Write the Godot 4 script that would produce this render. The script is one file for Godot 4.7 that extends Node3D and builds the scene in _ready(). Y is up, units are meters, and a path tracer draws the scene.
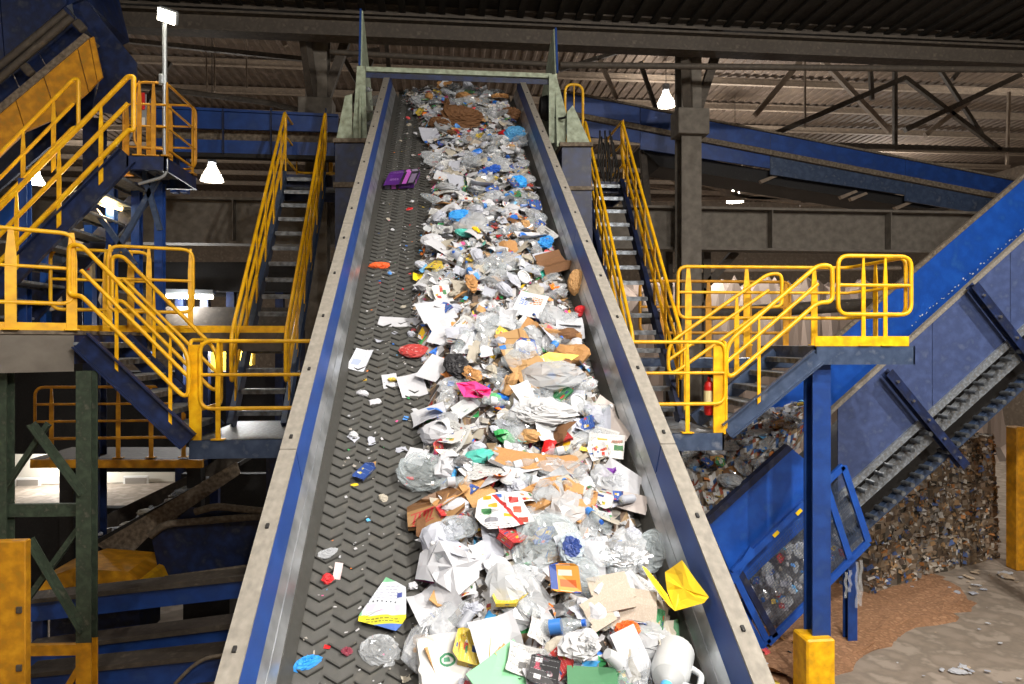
extends Node3D
# A waste sorting hall: an inclined chevron-belt conveyor climbs away from the viewer between two access stairs.
# World frame: y up, the conveyor runs along -z, ground at y = 0.

const FOC := 720.0
const YAW := 0.0996
const CAM := Vector3(-0.238, 4.3, 0.0)
const TA := 0.644            # slope of the main conveyor
const BELT0 := 0.722         # belt height at z = 0
var M := {}
var used := {}
var lamp_power := 1.0

# ---------------------------------------------------------------- mesh builder
class MB:
	var v := PackedVector3Array()
	var n := PackedVector3Array()
	var uv := PackedVector2Array()
	var col := PackedColorArray()
	var ink := Color(1, 1, 1)
	var tinted := false
	func tri(a: Vector3, b: Vector3, c: Vector3, ua := Vector2.ZERO, ub := Vector2.ZERO, uc := Vector2.ZERO):
		var nn := (c - a).cross(b - a).normalized()
		v.append(a); v.append(b); v.append(c)
		for i in 3:
			n.append(nn); col.append(ink)
		uv.append(ua); uv.append(ub); uv.append(uc)
	func quad(a: Vector3, b: Vector3, c: Vector3, d: Vector3):
		tri(a, b, c, Vector2(0, 0), Vector2(1, 0), Vector2(1, 1)); tri(a, c, d, Vector2(0, 0), Vector2(1, 1), Vector2(0, 1))
	func trin(a: Vector3, b: Vector3, c: Vector3, na: Vector3, nb: Vector3, nc: Vector3, ua := Vector2.ZERO, ub := Vector2.ZERO, uc := Vector2.ZERO):
		if (c - a).cross(b - a).dot(na + nb + nc) < 0.0:
			v.append(a); v.append(c); v.append(b); n.append(na); n.append(nc); n.append(nb)
			uv.append(ua); uv.append(uc); uv.append(ub)
		else:
			v.append(a); v.append(b); v.append(c); n.append(na); n.append(nb); n.append(nc)
			uv.append(ua); uv.append(ub); uv.append(uc)
		for i in 3: col.append(ink)
	func box(t: Transform3D, s: Vector3, bev := 0.0):
		var h := s * 0.5
		if bev <= 0.0:
			var p := []
			for i in 8: p.append(t * Vector3(h.x * (1 if i & 1 else -1), h.y * (1 if i & 2 else -1), h.z * (1 if i & 4 else -1)))
			quad(p[0], p[2], p[3], p[1]); quad(p[4], p[5], p[7], p[6]); quad(p[0], p[1], p[5], p[4])
			quad(p[2], p[6], p[7], p[3]); quad(p[0], p[4], p[6], p[2]); quad(p[1], p[3], p[7], p[5])
			return
		bev = minf(bev, minf(h.x, minf(h.y, h.z)) * 0.9)
		var c := func(sx, sy, sz, ax):  # corner vertex belonging to the face of axis ax
			var q := Vector3(h.x * sx, h.y * sy, h.z * sz)
			if ax != 0: q.x -= bev * sx
			if ax != 1: q.y -= bev * sy
			if ax != 2: q.z -= bev * sz
			return t * q
		for s1 in [-1, 1]:
			quad(c.call(s1, -1, -1, 0), c.call(s1, 1, -1, 0), c.call(s1, 1, 1, 0), c.call(s1, -1, 1, 0))
			quad(c.call(-1, s1, -1, 1), c.call(1, s1, -1, 1), c.call(1, s1, 1, 1), c.call(-1, s1, 1, 1))
			quad(c.call(-1, -1, s1, 2), c.call(1, -1, s1, 2), c.call(1, 1, s1, 2), c.call(-1, 1, s1, 2))
			for s2 in [-1, 1]:
				quad(c.call(s1, s2, -1, 0), c.call(s1, s2, 1, 0), c.call(s1, s2, 1, 1), c.call(s1, s2, -1, 1))
				quad(c.call(s1, -1, s2, 0), c.call(s1, 1, s2, 0), c.call(s1, 1, s2, 2), c.call(s1, -1, s2, 2))
				quad(c.call(-1, s1, s2, 1), c.call(1, s1, s2, 1), c.call(1, s1, s2, 2), c.call(-1, s1, s2, 2))
				for s3 in [-1, 1]: tri(c.call(s1, s2, s3, 0), c.call(s1, s2, s3, 1), c.call(s1, s2, s3, 2))
	func bar(a: Vector3, b: Vector3, w: float, h: float, up := Vector3.UP, bev := 0.0):
		box(Transform3D(MB.frame(b - a, up), (a + b) * 0.5), Vector3(w, h, a.distance_to(b)), bev)
	static func frame(d: Vector3, up := Vector3.UP) -> Basis:
		var z := d.normalized()
		if absf(z.dot(up)) > 0.99: up = Vector3.RIGHT if absf(z.x) < 0.9 else Vector3.BACK
		var x := up.cross(z).normalized()
		return Basis(x, z.cross(x), z)
	func prism(pts: PackedVector3Array, e: Vector3):
		var nn := Vector3.ZERO
		for i in pts.size(): nn += pts[i].cross(pts[(i + 1) % pts.size()])
		var b := MB.frame(nn)
		var flat := PackedVector2Array()
		for p in pts: flat.append(Vector2(b.x.dot(p), b.y.dot(p)))
		var ix := Geometry2D.triangulate_polygon(flat)
		var k := 0
		while k < ix.size():
			tri(pts[ix[k]], pts[ix[k + 1]], pts[ix[k + 2]])
			tri(pts[ix[k]] + e, pts[ix[k + 2]] + e, pts[ix[k + 1]] + e)
			k += 3
		for i in pts.size():
			var j := (i + 1) % pts.size()
			quad(pts[i], pts[i] + e, pts[j] + e, pts[j])
	func sweep(a: Vector3, b: Vector3, prof: Array, up := Vector3.UP):   # a rolled section from a to b
		var f := MB.frame(b - a, up)
		var pts := PackedVector3Array()
		for p in prof: pts.append(a + f.x * p.x + f.y * p.y)
		prism(pts, b - a)
	static func isec(w: float, h: float, tf := 0.025, tw := 0.018) -> Array:
		var x := w / 2; var y := h / 2; var q := tw / 2
		return [Vector2(-x, -y), Vector2(x, -y), Vector2(x, -y + tf), Vector2(q, -y + tf), Vector2(q, y - tf), Vector2(x, y - tf), Vector2(x, y), Vector2(-x, y), Vector2(-x, y - tf), Vector2(-q, y - tf), Vector2(-q, -y + tf), Vector2(-x, -y + tf)]
	static func csec(w: float, h: float, t := 0.015) -> Array:        # opens to +x
		var y := h / 2
		return [Vector2(0, -y), Vector2(w, -y), Vector2(w, -y + t), Vector2(t, -y + t), Vector2(t, y - t), Vector2(w, y - t), Vector2(w, y), Vector2(0, y)]
	static func lsec(w: float, h: float, t := 0.012) -> Array:
		return [Vector2(0, 0), Vector2(w, 0), Vector2(w, t), Vector2(t, t), Vector2(t, h), Vector2(0, h)]
	static func fillet(path: Array, r: float, closed := false, seg := 5) -> Array:
		var o := []
		var m := path.size()
		for i in m:
			if not closed and (i == 0 or i == m - 1):
				o.append(path[i]); continue
			var p: Vector3 = path[i]
			var a: Vector3 = path[(i - 1 + m) % m] - p
			var b: Vector3 = path[(i + 1) % m] - p
			var q := minf(r, minf(a.length(), b.length()) * 0.49)
			var pa := p + a.normalized() * q
			var pb := p + b.normalized() * q
			for k in seg + 1:
				var t := float(k) / seg
				o.append(pa.lerp(p, t).lerp(p.lerp(pb, t), t))
		return o
	func tube(path: Array, r: float, sides := 8, closed := false):
		var m := path.size()
		var rings := []
		var fx := Vector3.ZERO
		for i in m:
			var d: Vector3
			if closed: d = path[(i + 1) % m] - path[(i - 1 + m) % m]
			else: d = path[mini(i + 1, m - 1)] - path[maxi(i - 1, 0)]
			d = d.normalized()
			if i == 0: fx = MB.frame(d).x
			fx = (fx - d * fx.dot(d)).normalized()
			var fy := d.cross(fx)
			var ring := []
			for k in sides:
				var an := TAU * k / sides
				ring.append(fx * cos(an) + fy * sin(an))
			rings.append(ring)
		for i in (m if closed else m - 1):
			var j := (i + 1) % m
			for k in sides:
				var l := (k + 1) % sides
				var A: Vector3 = rings[i][k]; var B: Vector3 = rings[i][l]; var C: Vector3 = rings[j][l]; var D: Vector3 = rings[j][k]
				trin(path[i] + A * r, path[i] + B * r, path[j] + C * r, A, B, C)
				trin(path[i] + A * r, path[j] + C * r, path[j] + D * r, A, C, D)
		if not closed:
			for e in [0, m - 1]:
				for k in range(1, sides - 1): tri(path[e] + rings[e][0] * r, path[e] + rings[e][k] * r, path[e] + rings[e][k + 1] * r)
	func lathe(t: Transform3D, prof: Array, seg := 16):     # prof: Vector2(radius, height) along local y
		for i in prof.size() - 1:
			var p: Vector2 = prof[i]; var q: Vector2 = prof[i + 1]
			var d := q - p
			var nr := Vector2(d.y, -d.x).normalized()
			for k in seg:
				var a0 := TAU * k / seg; var a1 := TAU * (k + 1) / seg
				var P := func(z: Vector2, an: float): return t * Vector3(z.x * cos(an), z.y, z.x * sin(an))
				var N := func(an: float): return (t.basis * Vector3(nr.x * cos(an), nr.y, nr.x * sin(an))).normalized()
				var n0: Vector3 = N.call(a0); var n1: Vector3 = N.call(a1)
				var u0 := float(k) / seg; var u1 := float(k + 1) / seg
				trin(P.call(p, a0), P.call(q, a0), P.call(q, a1), n0, n0, n1, Vector2(u0, p.y), Vector2(u0, q.y), Vector2(u1, q.y))
				trin(P.call(p, a0), P.call(q, a1), P.call(p, a1), n0, n1, n1, Vector2(u0, p.y), Vector2(u1, q.y), Vector2(u1, p.y))
	func mesh(origin := Vector3.ZERO) -> ArrayMesh:
		var w := v
		if origin != Vector3.ZERO:
			w = PackedVector3Array()
			for p in v: w.append(p - origin)
		var arr := []
		arr.resize(Mesh.ARRAY_MAX)
		arr[Mesh.ARRAY_VERTEX] = w; arr[Mesh.ARRAY_NORMAL] = n; arr[Mesh.ARRAY_TEX_UV] = uv
		if tinted: arr[Mesh.ARRAY_COLOR] = col
		var am := ArrayMesh.new()
		am.add_surface_from_arrays(Mesh.PRIMITIVE_TRIANGLES, arr)
		return am

# ---------------------------------------------------------------- nodes
func numbered(parent: Node, called: String) -> String:
	var key := str(parent.get_instance_id()) + called
	var k: int = used.get(key, 0)
	used[key] = k + 1
	return called if k == 0 else "%s_%03d" % [called, k]

func thing(called: String, label: String, category: String, at := Vector3.ZERO, group := "") -> Node3D:
	var o := Node3D.new()
	o.name = numbered(self, called)
	add_child(o)
	o.position = at
	tag(o, label, category, group)
	return o

func tag(o: Node, label: String, category: String, group := ""):
	o.set_meta("label", label); o.set_meta("category", category)
	if group: o.set_meta("group", group)

func part(parent: Node3D, called: String, mb: MB, m: Material, kind := "") -> MeshInstance3D:
	var o := MeshInstance3D.new()
	o.name = numbered(parent, called)
	var origin := Vector3.ZERO
	var p: Node = parent
	while p != self:
		origin += (p as Node3D).position
		p = p.get_parent()
	o.mesh = mb.mesh(origin)
	o.material_override = m
	parent.add_child(o)
	if kind: o.set_meta("kind", kind)
	return o

func single(called: String, label: String, category: String, mb: MB, m: Material, group := "", kind := "") -> MeshInstance3D:
	var lo := Vector3.INF; var hi := -Vector3.INF
	for p in mb.v:
		lo = lo.min(p); hi = hi.max(p)
	var at := Vector3((lo.x + hi.x) / 2, lo.y, (lo.z + hi.z) / 2)
	var o := MeshInstance3D.new()
	o.name = numbered(self, called)
	o.mesh = mb.mesh(at)
	o.material_override = m
	add_child(o)
	o.position = at
	tag(o, label, category, group)
	if kind: o.set_meta("kind", kind)
	return o

func struct(called: String, mb: MB, m: Material, label := "", category := "") -> MeshInstance3D:
	var o := part(self, called, mb, m, "structure")
	if label: tag(o, label, category)
	return o

# ---------------------------------------------------------------- photograph pixel -> place
func ray(x: float, y: float) -> Vector3:
	var a := (x - 512.0) / FOC
	return Vector3(cos(YAW) * a + sin(YAW), (342.0 - y) / FOC, sin(YAW) * a - cos(YAW))
func pt(x: float, y: float, t: float) -> Vector3:        # on the upright plane z = -t
	var d := ray(x, y)
	return CAM + d * (-t / d.z)
func on_y(x: float, y: float, h: float) -> Vector3:      # on the level h
	var d := ray(x, y)
	return CAM + d * ((h - CAM.y) / d.y)
func on_belt(x: float, y: float, lift := 0.0) -> Vector3:
	var d := ray(x, y)
	return CAM + d * ((BELT0 + lift - CAM.y) / (d.y + TA * d.z))
func belt_y(z: float) -> float: return BELT0 - z * TA

# ---------------------------------------------------------------- materials
func noisy(cols: Array, seed_: int, freq: float, size := 256, gain := 1.0, stretch := Vector2(1, 1)) -> ImageTexture:
	var f := FastNoiseLite.new()
	f.seed = seed_; f.frequency = freq; f.fractal_octaves = 5; f.noise_type = FastNoiseLite.TYPE_SIMPLEX_SMOOTH
	var im := f.get_seamless_image(size, size)
	var rng := RandomNumberGenerator.new(); rng.seed = seed_
	var o := Image.create(size, size, false, Image.FORMAT_RGB8)
	for y in size:
		for x in size:
			var sx := int(x * stretch.x) % size
			var sy := int(y * stretch.y) % size
			var q := clampf((im.get_pixel(sx, sy).r - 0.5) * 1.9 * gain + 0.5 + rng.randf_range(-0.06, 0.06), 0, 0.999) * (cols.size() - 1)
			var c: Color = cols[int(q)]
			o.set_pixel(x, y, c.lerp(cols[int(q) + 1], q - int(q)))
	return ImageTexture.create_from_image(o)

func surf(key: String, cols: Array, rough := 0.6, metal := 0.0, freq := 0.02, tile := 0.5, gain := 0.6, stretch := Vector2(1, 1)) -> StandardMaterial3D:
	var m := StandardMaterial3D.new()
	m.roughness = rough; m.metallic = metal
	if cols.size() == 1: m.albedo_color = cols[0]
	else:
		m.albedo_texture = noisy(cols, key.hash() % 9999, freq * 1.8, 256, gain, stretch)
		m.uv1_triplanar = true; m.uv1_world_triplanar = true
		m.uv1_scale = Vector3.ONE * tile
	m.cull_mode = BaseMaterial3D.CULL_DISABLED
	M[key] = m
	return m

func flat(c: Color, rough := 0.6, metal := 0.0) -> StandardMaterial3D:
	var m := StandardMaterial3D.new()
	m.albedo_color = c; m.roughness = rough; m.metallic = metal; m.cull_mode = BaseMaterial3D.CULL_DISABLED
	return m

func glow(c: Color, e: float) -> StandardMaterial3D:
	var m := flat(c, 0.5)
	m.emission_enabled = true; m.emission = c; m.emission_energy_multiplier = e
	return m

func clear(c: Color, alpha: float, rough := 0.12) -> StandardMaterial3D:
	var m := flat(Color(c.r, c.g, c.b, alpha), rough)
	m.transparency = BaseMaterial3D.TRANSPARENCY_ALPHA
	return m

func make_materials():
	var C := func(s): return Color(s)
	surf("blue", [C.call("214a94"), C.call("1d4389"), C.call("193b7c"), C.call("2a4880")], 0.42, 0.0, 0.015, 0.4)
	surf("bright_blue", [C.call("1f5ab8"), C.call("1a52b0"), C.call("174aa2"), C.call("2c5ca6")], 0.38, 0.0, 0.015, 0.4)
	surf("navy", [C.call("1c2f5c"), C.call("15264e"), C.call("101c3c"), C.call("3b3d48")], 0.5, 0.0, 0.02, 0.5)
	surf("grey_blue", [C.call("50607c"), C.call("44546f"), C.call("384863"), C.call("6c7483")], 0.4, 0.2, 0.02, 0.5)
	surf("slate", [C.call("4a5a86"), C.call("43527c"), C.call("3c4a72"), C.call("56627f")], 0.45, 0.0, 0.02, 0.5)
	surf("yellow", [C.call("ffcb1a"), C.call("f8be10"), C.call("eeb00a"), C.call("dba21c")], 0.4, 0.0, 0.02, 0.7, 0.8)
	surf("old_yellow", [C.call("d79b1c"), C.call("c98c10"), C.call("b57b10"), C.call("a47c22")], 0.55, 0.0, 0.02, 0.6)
	surf("dust_rim", [C.call("969187"), C.call("8b867c"), C.call("807b72"), C.call("747068")], 0.85, 0.0, 0.03, 1.4)
	surf("dust", [C.call("8c8170"), C.call("7a6f60"), C.call("665c4f"), C.call("51493f")], 0.95, 0.0, 0.03, 0.9)
	surf("wear_steel", [C.call("d0d4d8"), C.call("bcc1c5"), C.call("a6abaf"), C.call("8c9195")], 0.3, 0.75, 0.02, 0.35, 1.2)
	surf("steel", [C.call("8f959b"), C.call("7b8187"), C.call("62686e"), C.call("54504a")], 0.4, 0.7, 0.02, 0.8)
	surf("tread", [C.call("a3aab2"), C.call("8a9198"), C.call("737980"), C.call("8b8477")], 0.5, 0.3, 0.03, 1.2)
	surf("rubber", [C.call("565653"), C.call("4e4e4b"), C.call("474744"), C.call("5f5c55")], 0.62, 0.0, 0.02, 0.9)
	surf("cleat_rubber", [C.call("484845"), C.call("41413e"), C.call("3a3a37"), C.call("504c46")], 0.55, 0.0, 0.02, 1.6)
	surf("pale_paint", [C.call("bcc7b2"), C.call("aab69f"), C.call("98a48c"), C.call("858a76")], 0.6, 0.0, 0.02, 0.8)
	surf("girder", [C.call("746d63"), C.call("6a645b"), C.call("615b52"), C.call("585249")], 0.7, 0.0, 0.02, 0.5)
	surf("dark_steel", [C.call("564e44"), C.call("4b443b"), C.call("403932"), C.call("625a4e")], 0.7, 0.0, 0.02, 0.5)
	surf("green_steel", [C.call("43503f"), C.call("384536"), C.call("2d382c"), C.call("57574a")], 0.6, 0.0, 0.02, 0.9)
	surf("roof", [C.call("6a5a4b"), C.call("5f5144"), C.call("54473c"), C.call("75655a")], 0.8, 0.0, 0.015, 0.2)
	surf("purlin", [C.call("9c8c7a"), C.call("8f8070"), C.call("827465"), C.call("a89886")], 0.75, 0.0, 0.02, 0.4)
	surf("dark_roof", [C.call("2f2c27"), C.call("27241f"), C.call("1f1c19"), C.call("393530")], 0.8, 0.0, 0.02, 0.4)
	surf("concrete", [C.call("9a8d7f"), C.call("908375"), C.call("857a6d"), C.call("a5988a")], 0.85, 0.0, 0.02, 0.18, 1.1)
	surf("dirt", [C.call("a67c5c"), C.call("977051"), C.call("876347"), C.call("b58b69")], 0.95, 0.0, 0.03, 0.5, 1.2)
	surf("wall", [C.call("8a7b6b"), C.call("7d6f61"), C.call("706457"), C.call("97897a")], 0.9, 0.0, 0.02, 0.25)
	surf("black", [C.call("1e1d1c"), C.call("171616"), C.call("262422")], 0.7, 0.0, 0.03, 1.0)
	M.galv = flat(Color("a7adb0"), 0.35, 0.6)
	M.chrome = flat(Color("c9ccd0"), 0.2, 0.9)
	M.white = flat(Color("e4e2dc"), 0.6)
	M.red = flat(Color("c01d1a"), 0.4)
	M.lamp = glow(Color(1.0, 0.96, 0.86), 6.0)
	M.lamp_warm = glow(Color(1.0, 0.86, 0.6), 5.0)

# ---------------------------------------------------------------- reusable builders
func plate_post(a: Vector3, b: Vector3, w: float, th: float, side: Vector3) -> MB:   # flat bar post, narrowed at the top
	var m := MB.new()
	var d := side.normalized()
	var back := d.cross((b - a).normalized()).normalized() * th
	var k := a.lerp(b, 0.72)
	m.prism(PackedVector3Array([a - d * w / 2, a + d * w / 2, k + d * w / 2, b + d * w * 0.22, b - d * w * 0.22, k - d * w / 2]), back)
	return m

func guard(label: String, path: Array, height: float, low: float, posts: Array, mat := "yellow", group := "", post_w := 0.075, mids := 1, r := 0.022, toe := 0.0):
	# path: floor points along the edge; posts: fractions along the whole path
	var o := thing("guard_rail", label, "railing", path[0], group)
	var up := Vector3.UP
	var top := []
	for p in path: top.append(p + up * height)
	var loop := top.duplicate()
	for i in range(path.size() - 1, -1, -1): loop.append(path[i] + up * low)
	var m := MB.new(); m.tube(MB.fillet(loop, 0.13, true), r, 8, true); part(o, "loop_rail", m, M[mat])
	for k in mids:
		m = MB.new()
		var mid := []
		for p in path: mid.append(p + up * lerpf(low, height, (k + 1.0) / (mids + 1)))
		m.tube(mid, r * 0.85); part(o, "mid_rail", m, M[mat])
	for f in posts:
		var q: Vector3; var dir: Vector3
		var x: float = f * (path.size() - 1)
		var i := mini(int(x), path.size() - 2)
		q = path[i].lerp(path[i + 1], x - i); dir = path[i + 1] - path[i]
		part(o, "post", plate_post(q, q + up * (height + 0.01), post_w, 0.014, dir), M[mat])
		m = MB.new(); m.box(Transform3D(MB.frame(dir), q + up * 0.008), Vector3(0.09, 0.016, 0.14), 0.004); part(o, "foot_plate", m, M[mat])
	if toe > 0:
		for i in path.size() - 1:
			m = MB.new(); m.bar(path[i] + up * (toe / 2 + 0.002), path[i + 1] + up * (toe / 2 + 0.002), 0.012, toe); part(o, "toe_board", m, M[mat])
	return o

func handrail(label: String, a: Vector3, b: Vector3, h: float, low: float, nposts: int, group := "", mat := "yellow", r := 0.022, ext := 0.0, post_w := 0.08):
	# a sloping rail above the stringer line a -> b
	var o := thing("stair_handrail", label, "handrail", a, group)
	var up := Vector3.UP
	var flat_dir := Vector3(b.x - a.x, 0, b.z - a.z).normalized() * ext
	var m := MB.new()
	m.tube(MB.fillet([a + up * low, a + up * h, b + up * h, b + up * h + flat_dir, b + up * low + flat_dir, b + up * low], 0.16, true) if ext > 0 else MB.fillet([a + up * low, a + up * h, b + up * h, b + up * low], 0.16, true), r, 8, true)
	part(o, "loop_rail", m, M[mat])
	m = MB.new(); m.tube([a + up * (h + low) / 2, b + up * (h + low) / 2], r * 0.9); part(o, "mid_rail", m, M[mat])
	for k in nposts:
		var q := a.lerp(b, (k + 0.35) / nposts)
		part(o, "post", plate_post(q, q + up * h, post_w, 0.014, b - a), M[mat])
	return o

func stair(called: String, label: String, a: Vector3, b: Vector3, width_dir: Vector3, width: float, n: int, string_mat: String, tread_mat: String, depth := 0.24, sh := 0.22):
	# a: bottom nosing corner, b: top corner, both on one stringer; width_dir leads to the other stringer
	var o := thing(called, label, "stairs", a)
	var w := width_dir.normalized() * width
	for k in 2:
		var m := MB.new()
		var q := w * k
		var prof := MB.csec(0.07, sh, 0.014)
		var f := MB.frame(b - a)
		if f.x.dot(width_dir) * (1 if k == 0 else -1) > 0:
			prof = []
			for p in MB.csec(0.07, sh, 0.014): prof.append(Vector2(-p.x, p.y))
		m.sweep(a + q, b + q, prof); part(o, "stringer", m, M[string_mat])
	var flat_dir := Vector3(b.x - a.x, 0, b.z - a.z).normalized()
	for k in n:
		var c := a.lerp(b, (k + 0.6) / n)
		var m := MB.new()
		m.box(Transform3D(MB.frame(flat_dir), c + w / 2 + flat_dir * depth * 0.2 + Vector3.UP * sh * 0.15), Vector3(width - 0.03, 0.035, depth), 0.006)
		var tr := part(o, "tread", m, M[tread_mat])
		m = MB.new(); m.bar(c + w * 0.03 + Vector3.UP * (sh * 0.15 - 0.02) - flat_dir * depth * 0.3, c + w * 0.97 + Vector3.UP * (sh * 0.15 - 0.02) - flat_dir * depth * 0.3, 0.014, 0.055)
		part(tr, "nosing", m, M.steel)
	return o

func high_bay(at: Vector3, power: float, label: String, group := ""):
	# acrylic bell lamp: the bulb shines down and, through the clear bell, up to the roof
	var o := thing("high_bay_lamp", label, "lamp", at, group)
	var m := MB.new()
	m.lathe(Transform3D(Basis(), at), [Vector2(0.1, 0.46), Vector2(0.13, 0.36), Vector2(0.2, 0.24), Vector2(0.28, 0.1), Vector2(0.31, 0.0), Vector2(0.3, 0.0), Vector2(0.27, 0.1), Vector2(0.19, 0.24)], 20)
	part(o, "bell", m, M.acrylic)
	m = MB.new(); m.lathe(Transform3D(Basis(), at), [Vector2(0.0, 0.02), Vector2(0.09, 0.06), Vector2(0.12, 0.16), Vector2(0.07, 0.28), Vector2(0.0, 0.3)], 16)
	part(o, "bulb", m, M.lamp)
	m = MB.new(); m.box(Transform3D(Basis(), at + Vector3(0, 0.58, 0)), Vector3(0.2, 0.24, 0.18), 0.03); part(o, "ballast_housing", m, M.steel)
	m = MB.new(); m.tube([at + Vector3(0, 0.7, 0), Vector3(at.x, 13.21, at.z)], 0.012); part(o, "hanger", m, M.dark_steel)
	var l := OmniLight3D.new()
	l.name = "lamp_light"
	l.position = Vector3(0, 0.15, 0)
	l.omni_range = 70; l.omni_attenuation = 2.0
	l.light_energy = power; l.light_color = Color(1.0, 0.975, 0.945); l.light_size = 0.12; l.shadow_enabled = true
	o.add_child(l)

# ---------------------------------------------------------------- setting
func build_setting():
	var m := MB.new(); m.box(Transform3D(Basis(), Vector3(2, -0.15, -15)), Vector3(56, 0.3, 60)); struct("floor", m, M.concrete, "grey worn concrete floor of the sorting hall", "floor")
	m = MB.new(); m.box(Transform3D(Basis(), Vector3(2, 13.35, -15)), Vector3(56, 0.3, 60)); var rf := struct("ceiling", m, M.roof, "brown corrugated metal roof above the hall", "ceiling")
	m = MB.new()
	for i in 150:
		var x := -21.0 + i * 0.32
		m.prism(PackedVector3Array([Vector3(x - 0.07, 13.2, -17), Vector3(x - 0.035, 13.16, -17), Vector3(x + 0.035, 13.16, -17), Vector3(x + 0.07, 13.2, -17)]), Vector3(0, 0, -27))
	part(rf, "corrugation", m, M.roof, "stuff")
	for i in 10:
		var z := -18.2 - i * 2.5
		m = MB.new(); m.sweep(Vector3(-24, 13.0, z), Vector3(28, 13.0, z), MB.isec(0.13, 0.22, 0.03, 0.03)); part(rf, "purlin", m, M.purlin)
	m = MB.new(); m.box(Transform3D(Basis(), Vector3(2, 6.6, -44)), Vector3(56, 13.2, 0.3)); struct("wall_far", m, M.wall, "brown metal end wall of the hall", "wall")
	m = MB.new(); m.box(Transform3D(Basis(), Vector3(2, 6.6, 14.2)), Vector3(56, 13.2, 0.3)); struct("wall_near", m, M.wall, "brown metal wall behind the viewer", "wall")
	m = MB.new(); m.box(Transform3D(Basis(), Vector3(-25, 6.6, -15)), Vector3(0.3, 13.2, 60)); struct("wall_left", m, M.wall, "brown metal side wall beyond the stairs", "wall")
	m = MB.new(); m.box(Transform3D(Basis(), Vector3(29, 6.6, -15)), Vector3(0.3, 13.2, 60)); struct("wall_right", m, M.wall, "brown metal side wall beyond the bales", "wall")

	# steel frame of the building
	var g := MB.new(); g.sweep(Vector3(-24.8, 6.64, -14.5), Vector3(28.8, 6.64, -14.5), MB.isec(0.4, 0.89, 0.05, 0.03))
	var o := thing("main_girder", "deep grey steel girder crossing the hall behind both steep stairs", "girder", Vector3(2, 6.2, -14.5))
	part(o, "web_and_flanges", g, M.girder)
	for x in [-9.0, -6.5, -4.2, 3.9, 6.6, 9.2, 11.8]:
		m = MB.new(); m.box(Transform3D(Basis(), Vector3(x, 6.64, -14.36)), Vector3(0.02, 0.78, 0.2)); part(o, "stiffener", m, M.girder)
	# columns
	for c in [[688.0, 13.9, "grey steel column with knee brace beside the bale-side steep stair"], [318.0, 14.0, "grey steel column with knee brace above the lamp-side steep stair"]]:
		var p := pt(c[0], 250, c[1]); p.y = 0
		o = thing("steel_column", c[2], "column", p)
		m = MB.new(); m.sweep(p, p + Vector3(0, 13.1, 0), MB.isec(0.4, 0.42, 0.03, 0.03), Vector3.BACK); part(o, "shaft", m, M.girder)
		m = MB.new(); m.box(Transform3D(Basis(), p + Vector3(0, 8.6, 0.1)), Vector3(0.62, 0.5, 0.5), 0.01); part(o, "splice_plate", m, M.girder)
		for s in [-1, 1]:
			m = MB.new(); m.bar(p + Vector3(0, 8.4, 0.1), p + Vector3(s * (1.0 if s > 0 else 0.35), 11.4, 0.1 + (0.5 if s < 0 else 0.0)), 0.16, 0.16); part(o, "knee_brace", m, M.dark_steel)
		m = MB.new(); m.box(Transform3D(Basis(), p + Vector3(0, 0.03, 0)), Vector3(0.7, 0.06, 0.7)); part(o, "base_plate", m, M.girder)
	# near bay: dark roof deck with its edge girders
	m = MB.new(); m.box(Transform3D(Basis(), Vector3(2, 10.42, -10.35)), Vector3(53.6, 0.1, 6.5)); o = thing("dark_roof_deck", "dark ribbed metal deck overhead in front of the brown roof", "roof", Vector3(2, 10.35, -10)); part(o, "deck", m, M.dark_roof)
	m = MB.new()
	for i in 120:
		m.box(Transform3D(Basis(), Vector3(-20 + i * 0.36, 10.34, -10.35)), Vector3(0.12, 0.07, 6.5))
	part(o, "rib", m, M.dark_roof, "stuff")
	o = thing("roof_beam", "dark rounded steel beam crossing under the dark roof deck", "beam", Vector3(2, 9.8, -13.2))
	m = MB.new(); m.sweep(Vector3(-24.8, 9.93, -13.2), Vector3(28.8, 9.93, -13.2), MB.isec(0.34, 0.36, 0.04, 0.05)); part(o, "lower_chord", m, M.dark_steel)
	m = MB.new(); m.sweep(Vector3(-24.8, 10.28, -13.3), Vector3(28.8, 10.28, -13.3), MB.isec(0.4, 0.2, 0.04, 0.05)); part(o, "upper_chord", m, M.dark_steel)
	m = MB.new(); m.tube([pt(1500, 75, 12.9), pt(560, 65, 12.9)], 0.06); single("sprinkler_pipe", "dark grey pipe running under the roof beam beyond the conveyor head", "pipe", m, M.dark_steel)
	m = MB.new(); m.tube([pt(330, 52, 12.9), pt(558, 65, 12.9)], 0.05); single("sprinkler_pipe", "dark grey pipe behind the head of the main conveyor", "pipe", m, M.dark_steel)
	m = MB.new(); m.tube([pt(-200, 30, 16), pt(170, 90, 16), pt(270, 103, 16), pt(330, 118, 16)], 0.06); single("sprinkler_pipe", "sagging dark pipe under the brown roof above the blue beam", "pipe", m, M.dark_steel)
	# light truss behind, right of the column
	o = thing("roof_truss", "grey and white steel roof truss behind the bale-side column", "truss", Vector3(8, 8, -19))
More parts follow.
